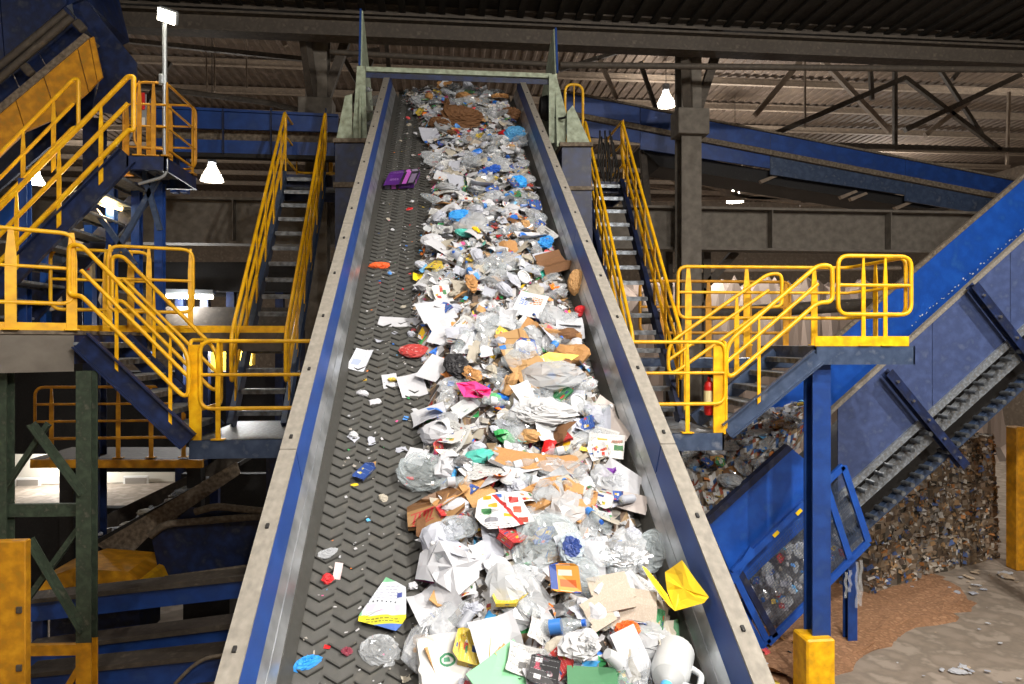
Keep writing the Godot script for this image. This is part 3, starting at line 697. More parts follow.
func band(x0: float, x1: float, ref: Vector2, k: float, d0: float, d1: float, t: float, depth: float) -> MB:
	# strip along the line y = ref.y - k (x - ref.x), from d0 to d1 pixels below it
	var f := func(x: float, d: float): return [x, ref.y - k * (x - ref.x) + d]
	return slab([f.call(x0, d0), f.call(x1, d0), f.call(x1, d1), f.call(x0, d1)], t, depth)

func build_right_conveyor():
	var m: MB
	var o := thing("feed_conveyor", "steep blue feed conveyor rising past the waste bales", "conveyor", Vector3(pt(770, 640, 10.2).x, 0, -10.6))
	var ref := Vector2(908, 343); var k := 0.905
	part(o, "far_skirt", band(760, 1190, Vector2(931, 262), 0.86, -4, 60, 11.35, 0.02), M.bright_blue)
	part(o, "far_rim", band(760, 1190, Vector2(931, 262), 0.86, -8, -3, 11.33, 0.07), M.dust)
	part(o, "near_rim", band(800, 1190, ref, k, -3, 2, 9.98, 0.09), M.dust_rim)
	for b in [[838, 932], [932.6, 1010], [1010.6, 1190]]:
		part(o, "side_panel", band(b[0], b[1], ref, k, 2, 89, 10.0, 0.02), M.slate)
	part(o, "upper_rail", band(838, 1190, ref, k, 88, 97, 9.95, 0.08), M.tread)
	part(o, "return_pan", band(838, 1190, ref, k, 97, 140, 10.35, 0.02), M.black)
	part(o, "middle_channel", band(838, 1190, ref, k, 107, 121, 9.96, 0.12), M.tread)
	part(o, "lower_rail", band(845, 1190, ref, k, 141, 151, 9.95, 0.12), M.grey_blue)
	part(o, "belt", band(720, 1190, ref, k, 66, 70, 10.03, 1.3), M.rubber)
	for i in 34:      # return idlers
		for row in [102.0, 136.0]:
			var x := 850.0 + i * 9.0
			var c := pt(x, ref.y - k * (x - ref.x) + row, 9.99)
			m = MB.new(); m.lathe(Transform3D(Basis(Vector3(1, 0, 0), PI / 2), c), [Vector2(0, -0.06), Vector2(0.016, -0.06), Vector2(0.016, -0.02), Vector2(0.036, -0.02), Vector2(0.036, 0.2), Vector2(0, 0.2)], 10)
			part(o, "idler_roller", m, M.steel)
	for q in [[[887, 372], [964, 466]], [[972, 285], [1054, 390]]]:
		m = MB.new(); m.sweep(pt(q[0][0], q[0][1], 9.82), pt(q[1][0], q[1][1], 9.82), MB.isec(0.13, 0.13, 0.014, 0.014), Vector3.BACK)
		var br := part(o, "cross_bracket", m, M.navy)
		for e in 5:
			var c := pt(q[0][0], q[0][1], 9.8).lerp(pt(q[1][0], q[1][1], 9.8), 0.1 + 0.2 * e) + Vector3(0, 0, 0.06)
			m = MB.new(); m.lathe(Transform3D(Basis(Vector3(1, 0, 0), PI / 2), c), [Vector2(0, 0.03), Vector2(0.022, 0.03), Vector2(0.022, -0.01), Vector2(0, -0.01)], 6); part(br, "bolt", m, M.chrome)
	# scuffed print along the far skirt
	m = MB.new()
	var rng := RandomNumberGenerator.new(); rng.seed = 5
	for i in 34:
		var x := 912.0 + i * 3.6 + rng.randf_range(-1, 1)
		var y := 262.0 - 0.86 * (x - 931.0) + 46.0 + rng.randf_range(-2, 2)
		var c := pt(x, y, 11.34)
		var w := rng.randf_range(0.01, 0.035)
		m.box(Transform3D(Basis(Vector3(0, 0, 1), 0.7 + rng.randf_range(-0.5, 0.5)), c), Vector3(w, rng.randf_range(0.008, 0.02), 0.004))
	part(o, "white_paint_marks", m, M.white, "stuff")
	# support legs to the right, outside the picture
	for x in [1060.0, 1150.0]:
		var p := pt(x, ref.y - k * (x - ref.x) + 150, 10.2)
		m = MB.new(); m.sweep(Vector3(p.x, 0, p.z), p, MB.isec(0.2, 0.2, 0.02, 0.015), Vector3.BACK); part(o, "support_leg", m, M.blue)
	# tail section: hopper wall and mesh guards
	o = thing("tail_guard", "blue tail housing with wire mesh windows at the foot of the feed conveyor", "machine guard", Vector3(pt(780, 640, 9.6).x, 0.3, -9.8))
	part(o, "hopper_wall", slab([[708, 521], [790, 447], [808, 462], [812, 520], [738, 590]], 9.75, 0.04), M.bright_blue)
	part(o, "hopper_lip", slab([[706, 519], [788, 445], [793, 449], [711, 524]], 9.7, 0.12), M.navy)
	var bars := [[[733, 572], [843, 466]], [[843, 466], [868, 542]], [[868, 542], [768, 643]], [[768, 643], [733, 572]], [[738, 569], [775, 636]], [[826, 486], [850, 560]], [[725, 585], [768, 655]], [[752, 548], [727, 588]]]
	for b in bars:
		m = MB.new(); m.bar(pt(b[0][0], b[0][1], 9.6), pt(b[1][0], b[1][1], 9.6), 0.09, 0.05, Vector3.BACK); part(o, "frame_bar", m, M.bright_blue if b[0][0] != 738 else M.navy)
	m = MB.new()
	var c0 := pt(745, 574, 9.62); var ex := pt(838, 480, 9.62) - c0; var ey := pt(772, 632, 9.62) - c0
	for i in 46: m.bar(c0 + ex * i / 45.0, c0 + ex * i / 45.0 + ey, 0.0035, 0.0035)
	for i in 26: m.bar(c0 + ey * i / 25.0, c0 + ey * i / 25.0 + ex, 0.0035, 0.0035)
	part(o, "wire_mesh", m, M.grey_blue, "stuff")
	m = MB.new()
	c0 = pt(838, 478, 9.62); ex = pt(862, 543, 9.62) - c0; ey = pt(815, 510, 9.62) - c0
	var c1 := pt(832, 575, 9.62) - c0
	for i in 40: m.bar(c0 + ex * i / 39.0, c0 + ey.lerp(c1, i / 39.0), 0.0035, 0.0035)
	for i in 16: m.bar(c0 + ey * i / 15.0, c0 + ex.lerp(c1, i / 15.0), 0.0035, 0.0035)
	part(o, "wire_mesh", m, M.grey_blue, "stuff")
	part(o, "back_plate", slab([[733, 572], [843, 466], [868, 542], [768, 643]], 10.35, 0.02), M.tread)
	for q in [[749, 556], [772, 534], [785, 521]]:
		m = MB.new(); m.box(Transform3D(Basis(Vector3(0, 0, 1), 0.75), pt(q[0] + 27, q[1] - 22, 9.565)), Vector3(0.1, 0.05, 0.006)); part(o, "warning_sticker", m, flat(Color("f0c814"), 0.5))
	for p in [pt(745, 600, 9.8), pt(850, 560, 9.8)]:
		m = MB.new(); m.sweep(Vector3(p.x, 0, p.z), p, MB.isec(0.14, 0.14, 0.015, 0.012), Vector3.BACK); part(o, "leg", m, M.blue)

func bale(at: Vector3, turn: float, size: Vector3, seed_: int, label: String):
	var rng := RandomNumberGenerator.new(); rng.seed = seed_
	var fn := FastNoiseLite.new(); fn.seed = seed_; fn.frequency = 3.0
	var o := thing("waste_bale", label, "bale", at, "waste bales in the stack")
	var bs := Basis(Vector3.UP, turn)
	var m := MB.new(); m.tinted = true
	var pal := [Color(0.1, 0.07, 0.045), Color(0.16, 0.11, 0.07), Color(0.2, 0.15, 0.1), Color(0.05, 0.04, 0.03), Color(0.26, 0.21, 0.16), Color(0.12, 0.1, 0.08)]
	var N := 9
	for ax in 3:
		for s in [-1, 1]:
			var P := func(i: int, j: int):
				var q := Vector3.ZERO
				q[ax] = s * 0.5; q[(ax + 1) % 3] = i / float(N) - 0.5; q[(ax + 2) % 3] = j / float(N) - 0.5
				q *= size
				var d := fn.get_noise_3dv(q + at) * 0.09
				return at + Vector3(0, size.y / 2, 0) + bs * (q + (q / size) * d)
			for i in N:
				for j in N:
					m.ink = pal[rng.randi() % 6]
					m.quad(P.call(i, j), P.call(i + 1, j), P.call(i + 1, j + 1), P.call(i, j + 1))
	part(o, "pressed_core", m, M.tint)
	m = MB.new(); m.tinted = true
	var pal2 := [Color(0.34, 0.29, 0.23), Color(0.24, 0.17, 0.11), Color(0.46, 0.42, 0.36), Color(0.16, 0.11, 0.07), Color(0.52, 0.5, 0.47), Color(0.09, 0.065, 0.05), Color(0.32, 0.2, 0.1), Color(0.2, 0.19, 0.18), Color(0.34, 0.15, 0.05), Color(0.07, 0.11, 0.26)]
	for i in 620:
		var ax: int = [0, 2, 2, 0, 1][i % 5]
		var s := -1 if rng.randf() < 0.35 else 1
		var q := Vector3(rng.randf() - 0.5, rng.randf() - 0.5, rng.randf() - 0.5)
		q[ax] = s * 0.5
		if ax == 1: q.y = 0.5
		var c := at + Vector3(0, size.y / 2, 0) + bs * (q * size * 1.005)
		var nrm := Vector3.ZERO; nrm[ax] = s
		nrm = (bs * nrm + Vector3(rng.randf() - 0.5, rng.randf() - 0.5, rng.randf() - 0.5) * 1.3).normalized()
		var fr := MB.frame(nrm, Vector3(rng.randf() - 0.5, 1, rng.randf() - 0.5).normalized())
		var a := rng.randf_range(0.02, 0.1); var b := rng.randf_range(0.012, 0.05)
		m.ink = pal2[mini(int(pow(rng.randf(), 1.25) * 10), 9)]
		var nn := nrm * rng.randf_range(-0.02, 0.025)
		m.quad(c - fr.x * a - fr.y * b, c + fr.x * a - fr.y * b + nn, c + fr.x * a * 0.8 + fr.y * b, c - fr.x * a * 0.9 + fr.y * b * 1.2 + nn)
	part(o, "pressed_scraps", m, M.tint, "stuff")
	for k in 3:
		m = MB.new()
		var z := (k - 1) * size.z * 0.3
		var lp := []
		for q in [[-0.515, 0.0], [0.515, 0.0], [0.515, 1.02], [-0.515, 1.02]]: lp.append(at + Vector3(0, 0.004, 0) + bs * Vector3(q[0] * size.x, q[1] * size.y, z))
		m.tube(lp, 0.004, 5, true); part(o, "baling_wire", m, M.steel)

func build_right_ground():
	var m: MB
	# trodden brown earth on the concrete
	var fn := FastNoiseLite.new(); fn.seed = 4; fn.frequency = 0.6
	var g := []
	var o: Node3D
	m = MB.new()
	var NX := 30; var NZ := 26
	var corners := [on_y(690, 740, 0), on_y(1005, 604, 0), on_y(905, 553, 0), on_y(660, 530, 0)]
	var P := func(i: int, j: int):
		var u := i / float(NX); var w := j / float(NZ)
		var a: Vector3 = corners[0].lerp(corners[1], u).lerp(corners[3].lerp(corners[2], u), w)
		var edge := minf(minf(u, 1 - u), minf(w, 1 - w))
		a += Vector3(fn.get_noise_2d(a.x, a.z), 0, fn.get_noise_2d(a.z + 50, a.x)) * 0.5
		a.y = -0.01 + 0.06 * smoothstep(0.0, 0.15, edge) + 0.03 * fn.get_noise_2d(a.x * 4, a.z * 4) * smoothstep(0.0, 0.1, edge)
		return a
	for i in NX:
		for j in NZ: m.quad(P.call(i, j), P.call(i + 1, j), P.call(i + 1, j + 1), P.call(i, j + 1))
	single("earth_patch", "patch of trodden brown earth on the concrete before the bales", "earth", m, M.dirt, "", "stuff")
	# bale stack
	var base := on_y(950, 578, 0)
	var names := ["bottom", "middle", "top"]
	var k := 0
	for col in 3:
		for row in 3:
			var off := Vector3(1.3 * (col - 1), 0, -0.62 * (col - 1)).rotated(Vector3.UP, 0.0)
			var at: Vector3 = base + Vector3(-0.35, 0, -0.75) + off + Vector3(0.04 * sin(k * 2.1), row * 0.815, 0.05 * cos(k * 3.3))
			bale(at, 0.42 + 0.04 * sin(k * 1.7), Vector3(1.34, 0.8, 1.2), 40 + k, ["bottom", "middle", "topmost"][row] + " brown waste bale of its stack, " + ["column next to the feed conveyor", "centre column", "column next to the yellow barrier"][col])
			k += 1
	# yellow barrier beside them
	var yb := on_y(1016, 574, 0)
	o = thing("yellow_barrier", "tall yellow steel barrier standing beside the waste bales", "barrier", yb + Vector3(0.9, 0, -0.3))
	m = MB.new(); m.box(Transform3D(Basis(), yb + Vector3(0.95, 1.35, -0.3)), Vector3(1.5, 2.5, 0.16), 0.02); part(o, "panel", m, M.old_yellow)
	m = MB.new(); m.box(Transform3D(Basis(), yb + Vector3(0.25, 1.35, -0.28)), Vector3(0.22, 2.7, 0.28), 0.02); part(o, "post", m, M.old_yellow)
	# fallen litter on the floor
	var rng := RandomNumberGenerator.new(); rng.seed = 31
	for i in 70:
		var q: Vector3
		if i < 44: q = on_y(rng.randf_range(872, 1018), 572 + rng.randf_range(-2, 22), 0.02)
		elif i < 54: q = on_y(958 + rng.randf_range(-18, 18), 668 + rng.randf_range(-6, 6), 0.02)
		else: q = on_y(rng.randf_range(850, 1020), rng.randf_range(590, 684), 0.03)
		litter(q, rng, "pale scrap of litter on the hall floor near the bales", "litter on the floor", rng.randf_range(0.05, 0.16) if i < 54 else rng.randf_range(0.02, 0.06))
	# white shreds hanging from the tail guard
	o = thing("hanging_shreds", "white plastic shreds hanging under the mesh tail guard", "shreds", pt(854, 600, 9.58))
	for q in [[846, 572, 598], [850, 570, 592], [857, 562, 608], [861, 560, 606], [859, 575, 604]]:
		m = MB.new()
		for i in 6:
			var y0 := lerpf(q[1], q[2], i / 6.0); var y1 := lerpf(q[1], q[2], (i + 1) / 6.0)
			m.quad(pt(q[0] - 1.5 + sin(i * 2.0), y0, 9.58), pt(q[0] + 1.5 + sin(i * 2.0), y0, 9.58 + 0.02 * (i % 2)), pt(q[0] + 1.4 + sin(i * 2.0 + 2), y1, 9.58 + 0.02 * ((i + 1) % 2)), pt(q[0] - 1.4 + sin(i * 2.0 + 2), y1, 9.58))
		part(o, "shred", m, M.film_a)

# ---------------------------------------------------------------- left machinery
func build_left():
	var m: MB
	var o := thing("yellow_sided_conveyor", "dark blue overhead conveyor with yellow side panels beyond the upper lamp-side stairs", "conveyor", Vector3(-8, 6, -10.8))
	var t := 10.4
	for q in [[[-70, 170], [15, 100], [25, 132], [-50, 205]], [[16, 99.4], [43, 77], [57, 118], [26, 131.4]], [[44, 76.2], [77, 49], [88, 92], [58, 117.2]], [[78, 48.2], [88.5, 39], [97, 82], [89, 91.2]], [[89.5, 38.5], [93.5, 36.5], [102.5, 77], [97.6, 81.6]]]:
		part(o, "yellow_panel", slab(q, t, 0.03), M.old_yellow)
	part(o, "dust_ledge", slab([[-70, 162], [84, 33], [90, 37], [-70, 172]], t - 0.02, 0.3), M.dust)
	for q in [[[-70, 125], [5, 60], [22, 95], [-70, 165]], [[6, 59], [30, 38], [48, 72], [23, 94]], [[31, 37], [66, 6], [84, 34], [49, 71]], [[-70, 20], [-2, -20], [4, 58], [-70, 123]], [[-1, -20], [70, -60], [66, 5], [5, 57]]]:
		part(o, "side_panel", slab(q, t + 0.2, 0.03), M.navy)
	for q in [[[-70, 138], [72, 17]], [[-70, 123], [66, 12]]]:
		m = MB.new(); m.tube([pt(q[0][0], q[0][1], t), pt(q[1][0], q[1][1], t)], 0.05); part(o, "edge_tube", m, M.dark_steel)
	for q in [[28, 70], [80, 26]]:
		m = MB.new(); m.box(Transform3D(Basis(Vector3(0, 0, 1), 0.7), pt(q[0], q[1], t - 0.02)), Vector3(0.12, 0.16, 0.1), 0.02); part(o, "bracket", m, M.dark_steel)
	part(o, "end_plate", slab([[66, -30], [84, -2], [136, 62], [136, 118], [92, 110], [100, 80], [92, 36], [74, 14]], t + 0.35, 0.05), M.navy)
	part(o, "top_cover", slab([[-70, 24], [70, -58], [84, -2], [66, 6]], t + 0.3, 1.5), M.navy)
	part(o, "far_side", slab([[-70, 200], [100, 50], [92, 110], [-70, 250]], t + 1.5, 0.05), M.navy)
	for x in [-60.0, 95.0]:
		var p := pt(x, 120, t + 1.0)
		m = MB.new(); m.sweep(Vector3(p.x, 0, p.z), p, MB.isec(0.24, 0.24, 0.02, 0.015), Vector3.BACK); part(o, "support_leg", m, M.navy)
	# red sign on the top platform
	m = MB.new(); m.box(Transform3D(Basis(), pt(141, 101, 9.9)), Vector3(0.1, 0.22, 0.01)); var sg := thing("safety_sign", "small red and white safety sign on the small top platform", "sign", pt(141, 115, 9.9)); part(sg, "red_field", m, M.red)
	m = MB.new(); m.box(Transform3D(Basis(), pt(141, 122, 9.9)), Vector3(0.1, 0.12, 0.01)); part(sg, "white_field", m, M.white)
	m = MB.new(); m.box(Transform3D(Basis(), pt(141, 110, 9.92)), Vector3(0.14, 0.42, 0.008)); part(sg, "backing", m, M.galv)
	# lamp post
	var lb := pt(165, 172, 8.95)
	var lt := pt(164.5, 24, 8.95)
	o = thing("lamp_post", "galvanised lamp post with a bright floodlight beside the top platform", "lamp", lb)
	m = MB.new(); m.tube([lb, lt], 0.028, 10); part(o, "pole", m, M.galv)
	m = MB.new(); m.tube(MB.fillet([lb + Vector3(0.02, 0.55, 0), lb + Vector3(0.02, -0.05, 0), lb + Vector3(-0.3, -0.15, 0)], 0.1), 0.02); part(o, "bent_conduit", m, M.galv)
	m = MB.new(); m.box(Transform3D(Basis(), lb.lerp(lt, 0.62) + Vector3(-0.03, 0, 0.03)), Vector3(0.05, 0.12, 0.05), 0.01); part(o, "junction_box", m, M.galv)
	var hb := Basis(Vector3(0, 0, 1), -0.3) * Basis(Vector3(1, 0, 0), 0.55)
	var hp := pt(168, 16, 8.95)
	m = MB.new(); m.box(Transform3D(hb, hp), Vector3(0.24, 0.17, 0.07), 0.02); part(o, "lamp_housing", m, M.galv)
	m = MB.new(); m.box(Transform3D(hb, hp + hb.z * 0.042), Vector3(0.21, 0.14, 0.012), 0.004); part(o, "lamp_lens", m, glow(Color(1, 0.97, 0.88), 14.0))
	var l := SpotLight3D.new(); l.name = "flood_light"; l.light_energy = 7.0; l.spot_range = 60; l.spot_angle = 75; l.spot_attenuation = 2.0; l.light_size = 0.12; l.light_color = Color(1, 0.95, 0.85); l.shadow_enabled = true
	o.add_child(l); l.position = hp + hb.z * 0.06 - lb; l.rotation = Vector3(-0.75, PI + 0.5, 0)
	# horizontal blue conveyor behind the left steep stairs
	o = thing("blue_cross_conveyor", "level blue conveyor frame with dusty belt crossing behind the lamp-side steep stairs", "conveyor", Vector3(-5, 7.8, -13))
	for b in [[[150, 107], [338, 116], [338, 132], [150, 127]], [[150, 138], [338, 143], [338, 156], [150, 151]]]: part(o, "side_channel", slab(b, 13.1, 0.06), M.blue)
	part(o, "dusty_belt", slab([[150, 127], [338, 132], [338, 144], [150, 138]], 13.3, 0.8), M.dust)
	part(o, "top_flange", slab([[150, 105], [338, 114], [338, 116.5], [150, 107.5]], 13.06, 0.14), M.blue)
	for x in [172.0, 195.0, 222.0, 270.0, 325.0]:
		part(o, "splice_rib", slab([[x, 108], [x + 1.5, 108], [x + 1.5, 153], [x, 153]], 13.05, 0.05), M.navy)
	part(o, "underside", slab([[150, 151], [338, 156], [338, 160], [150, 155]], 13.1, 0.2), M.black)
	for x in [170.0, 180.0]:
		part(o, "hanger_leg", slab([[x, 150], [x + 6, 150], [x + 6, 192], [x, 192]], 13.4, 0.2), M.blue)
	# rooftop blue conveyor on the right
	o = thing("sloping_conveyor", "long dark blue conveyor sloping down behind the bale-side column", "conveyor", Vector3(6, 7, -16))
	t = 16.0
	var f := func(x): return 96.0 + (x - 585.0) * 0.196
	for b in [[560, 640], [640.5, 770], [770.5, 905], [905.5, 1110]]:
		part(o, "upper_panel", slab([[b[0], f.call(b[0])], [b[1], f.call(b[1])], [b[1], f.call(b[1]) + 17], [b[0], f.call(b[0]) + 18]], t, 0.05), M.blue)
		part(o, "lower_panel", slab([[b[0], f.call(b[0]) + 23], [b[1], f.call(b[1]) + 21], [b[1], f.call(b[1]) + 36], [b[0], f.call(b[0]) + 42]], t, 0.05), M.grey_blue if b[0] > 700 else M.blue)
	part(o, "top_flange", slab([[560, f.call(560.0) - 2], [1110, f.call(1110.0) - 2], [1110, f.call(1110.0)], [560, f.call(560.0)]], t - 0.06, 0.2), M.dust)
	part(o, "dusty_ledge", slab([[560, f.call(560.0) + 18], [1110, f.call(1110.0) + 16], [1110, f.call(1110.0) + 21], [560, f.call(560.0) + 23]], t - 0.1, 0.4), M.dust)
	part(o, "underpan", slab([[640, f.call(640.0) + 40], [960, f.call(960.0) + 37], [920, f.call(920.0) + 47], [660, f.call(660.0) + 56]], t + 0.2, 1.0), M.black)
	for x in [760.0, 840.0, 850.0, 895.0]:
		part(o, "idler_bracket", slab([[x, f.call(x) + 50], [x + 16, f.call(x) + 44], [x + 18, f.call(x) + 46], [x + 2, f.call(x) + 53]], t + 0.1, 0.1), M.purlin)
	for x in [640.0, 930.0]:
		part(o, "support_leg", slab([[x, f.call(x) + 40], [x + 6, f.call(x) + 40], [x + 12, 208], [x + 6, 208]], t + 0.3, 0.15), M.dark_steel)
	# lattice tower under the left platform
	o = thing("lattice_tower", "dark green lattice steel tower with yellow foot under the lamp-side platform", "tower", Vector3(pt(87, 600, 7.8).x, 0, -7.8))
	for q in [[87.0, 7.9], [3.0, 7.9]]:
		var p := pt(q[0], 500, q[1])
		var ysplit := pt(87, 640, 7.9).y
		m = MB.new(); m.sweep(Vector3(p.x, ysplit, p.z), Vector3(p.x, 4.0, p.z), MB.isec(0.15, 0.15, 0.015, 0.015), Vector3.BACK); part(o, "leg", m, M.green_steel)
		m = MB.new(); m.sweep(Vector3(p.x, 0, p.z), Vector3(p.x, ysplit, p.z), MB.isec(0.152, 0.152, 0.016, 0.016), Vector3.BACK); part(o, "yellow_leg_foot", m, M.old_yellow)
	for q in [[[5, 495], [52, 425]], [[30, 425], [82, 495]], [[28, 605], [82, 530]], [[28, 540], [82, 632]]]:
		var dz: float = 0.09 if q[0][1] > q[1][1] else 0.0
		m = MB.new(); m.sweep(pt(q[0][0], q[0][1], 7.83 + dz), pt(q[1][0], q[1][1], 7.83 + dz), MB.lsec(0.07, 0.07, 0.01), Vector3.BACK); part(o, "diagonal", m, M.green_steel)
	m = MB.new(); m.sweep(pt(3, 511, 7.9), pt(87, 510, 7.9), MB.csec(0.06, 0.13, 0.012)); part(o, "strut", m, M.green_steel)
	m = MB.new(); m.sweep(pt(25, 651, 7.9), pt(87, 650, 7.9), MB.csec(0.06, 0.11, 0.012)); part(o, "yellow_strut", m, M.old_yellow)
	m = MB.new(); m.bar(pt(66, 690, 7.9), pt(84, 660, 7.9), 0.06, 0.06); part(o, "yellow_brace", m, M.old_yellow)
	m = MB.new(); m.box(Transform3D(Basis(), Vector3(pt(8, 600, 7.2).x, 1.22, -7.2)), Vector3(0.36, 2.44, 0.1), 0.01)
	o = thing("yellow_guard_panel", "tall flat yellow guard panel before the lattice tower", "guard", Vector3(pt(8, 600, 7.2).x, 0, -7.2)); part(o, "panel", m, M.old_yellow)
	for y in [610.0, 668.0]:
		m = MB.new(); m.box(Transform3D(Basis(), pt(19, y, 7.14)), Vector3(0.05, 0.06, 0.02), 0.004); part(o, "latch", m, M.dark_steel)
	# low conveyors in the gloom under the landing
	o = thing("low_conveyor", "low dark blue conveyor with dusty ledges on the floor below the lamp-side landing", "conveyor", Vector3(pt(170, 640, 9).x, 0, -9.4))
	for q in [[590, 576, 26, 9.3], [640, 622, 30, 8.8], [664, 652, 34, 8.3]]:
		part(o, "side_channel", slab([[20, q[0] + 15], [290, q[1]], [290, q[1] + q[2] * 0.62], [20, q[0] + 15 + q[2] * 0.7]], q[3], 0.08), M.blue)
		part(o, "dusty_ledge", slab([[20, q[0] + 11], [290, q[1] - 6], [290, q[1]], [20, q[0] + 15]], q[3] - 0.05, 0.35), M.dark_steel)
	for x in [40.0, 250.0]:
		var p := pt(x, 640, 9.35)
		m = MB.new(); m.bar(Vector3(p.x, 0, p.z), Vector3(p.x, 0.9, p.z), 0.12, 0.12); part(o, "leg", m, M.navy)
	o = thing("yellow_hood", "dirty yellow steel hood over the low conveyor behind the lattice tower", "hood", Vector3(pt(105, 600, 9.8).x, 0, -10))
	part(o, "shell", slab([[38, 580], [75, 568], [128, 572], [140, 580], [148, 592], [147, 604], [60, 614], [38, 612]], 9.9, 0.9), M.old_yellow)
	part(o, "end_rim", slab([[140, 579], [145, 581], [150, 592], [149, 605], [145, 605], [146, 592]], 9.85, 0.95), M.yellow)
	part(o, "stand", slab([[50, 612], [140, 604], [140, 640], [50, 645]], 10.0, 0.7), M.navy)
	o = thing("waste_chute", "dark sloping trough carrying waste up towards the lamp-side landing", "chute", Vector3(pt(180, 560, 11).x, 0, -11))
	part(o, "near_wall", slab([[96, 545], [236, 462], [240, 474], [150, 535], [125, 560]], 10.9, 0.05), M.dust)
	part(o, "far_wall", slab([[96, 520], [200, 470], [262, 430], [262, 450], [110, 540]], 12.0, 0.05), M.dark_steel)
	part(o, "trough_belt", slab([[96, 540], [240, 462], [240, 466], [96, 545]], 11.0, 1.0), M.black)
	for x in [120.0, 215.0]:
		var p := pt(x, 540 - (x - 96) * 0.5, 11.3)
		m = MB.new(); m.bar(Vector3(p.x, 0, p.z), p, 0.12, 0.12); part(o, "leg", m, M.navy)
	o = thing("curved_bin", "dark open steel bin with dusty rounded rim below the lamp-side landing", "bin", Vector3(pt(210, 560, 10).x, 0, -10.2))
	part(o, "front_wall", slab([[152, 540], [160, 578], [285, 560], [285, 520], [262, 512], [190, 508]], 10.5, 0.05), M.navy)
	for q in [[[150, 536], [165, 524], [262, 516], [290, 520]], [[195, 512], [215, 506], [290, 514]], [[160, 580], [290, 562]]]:
		var path := []
		for e in q: path.append(pt(e[0], e[1], 10.4))
		m = MB.new(); m.tube(MB.fillet(path, 0.3), 0.05); part(o, "rim", m, M.dust)
	m = MB.new(); m.bar(Vector3(pt(220, 570, 10.6).x, 0, -10.6), pt(220, 570, 10.6), 1.2, 0.6); part(o, "pedestal", m, M.black)
	o = thing("darkening_slabs", "added black slabs that darken the area below the lamp-side landing", "machine", Vector3(pt(200, 600, 13.4).x, 0, -14))  # added black slabs, put here to hide the pale floor in darkness
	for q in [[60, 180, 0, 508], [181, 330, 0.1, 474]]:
		part(o, "dark_block", slab([[q[0], q[3]], [q[1], q[3]], [q[1], 580], [q[0], 580]], 13.4 + q[2], 0.2), M.black)
	part(o, "dark_slab", slab([[-20, 516], [100, 516], [100, 582], [-20, 582]], 13.2, 0.3), M.black)  # added black slab that keeps the area behind the tower dark
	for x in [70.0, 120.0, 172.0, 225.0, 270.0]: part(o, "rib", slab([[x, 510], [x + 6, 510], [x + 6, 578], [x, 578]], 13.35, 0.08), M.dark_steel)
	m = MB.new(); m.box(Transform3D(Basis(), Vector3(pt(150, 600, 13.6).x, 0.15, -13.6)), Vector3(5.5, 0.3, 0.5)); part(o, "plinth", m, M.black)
	# hose on the low conveyor
	m = MB.new(); m.tube(MB.fillet([pt(175, 684, 8.2), pt(190, 668, 8.2), pt(205, 658, 8.2), pt(240, 652, 8.2)], 0.2), 0.02); single("hose", "pale hose draped over the low conveyor below the lamp-side landing", "hose", m, M.dust)
	# lower yellow railing and beam further back
	o = thing("grated_walkway", "dim walkway with yellow edge beam under the lamp-side platform", "walkway", Vector3(pt(140, 462, 11).x, pt(140, 468, 11).y, -11.4))
	part(o, "edge_beam", slab([[30, 460], [202, 460], [202, 468], [30, 468]], 11.0, 0.08), M.old_yellow)
	part(o, "deck", slab([[30, 459], [202, 459], [202, 462], [30, 462]], 11.05, 1.2), M.dark_steel)
	var gy := pt(140, 459, 11).y
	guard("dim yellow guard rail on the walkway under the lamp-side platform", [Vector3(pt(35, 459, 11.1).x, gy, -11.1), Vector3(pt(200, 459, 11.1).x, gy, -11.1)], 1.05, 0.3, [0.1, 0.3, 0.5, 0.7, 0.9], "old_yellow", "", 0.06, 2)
	for x in [70.0, 196.0]:
		var p := pt(x, 465, 11.3)
		m = MB.new(); m.bar(Vector3(p.x, 0, p.z), p, 0.2, 0.2); single("support_column", "black column under the lower walkway", "column", m, M.black, "columns under the lower walkway")
	# pale cabin with windows seen through the tower
	o = thing("site_cabin", "pale site cabin with a small window seen beyond the lattice tower", "cabin", Vector3(pt(80, 500, 23).x, 0, -24))
	var p0 := pt(-20, 450, 23); var p1 := pt(175, 450, 23)
	m = MB.new(); m.box(Transform3D(Basis(), Vector3((p0.x + p1.x) / 2, 1.5, -24)), Vector3(p1.x - p0.x, 3.0, 2.0), 0.02); part(o, "shell", m, M.pale_wall)
	for q in [[18, 488], [126, 486]]:
		var c := pt(q[0] + 10, q[1], 22.9)
		m = MB.new(); m.box(Transform3D(Basis(), c), Vector3(0.72, 0.62, 0.06), 0.01); var wn := part(o, "window", m, M.white)
		m = MB.new(); m.box(Transform3D(Basis(), c + Vector3(0, 0, 0.035)), Vector3(0.6, 0.5, 0.01)); part(wn, "pane", m, flat(Color("9a938a"), 0.2))
	var cl := pt(70, 446, 22.6)
	m = MB.new(); m.box(Transform3D(Basis(), cl + Vector3(0, 0.06, -0.2)), Vector3(0.4, 0.1, 0.5), 0.01); part(o, "added_lamp_bracket", m, M.galv)
	m = MB.new(); m.lathe(Transform3D(Basis(), cl - Vector3(0, 0.08, 0)), [Vector2(0, 0), Vector2(0.1, 0.02), Vector2(0.12, 0.1)], 14); part(o, "added_wall_lamp", m, M.lamp)  # added lamp, brightens the pale cabin wall
	var wl := OmniLight3D.new(); wl.name = "added_wall_light"; wl.light_energy = 7.0; wl.omni_range = 40; wl.omni_attenuation = 2; wl.light_size = 0.15; wl.shadow_enabled = true  # light of the added lamp on the cabin front
	o.add_child(wl); wl.position = cl + Vector3(0, -0.15, 0.25) - o.position
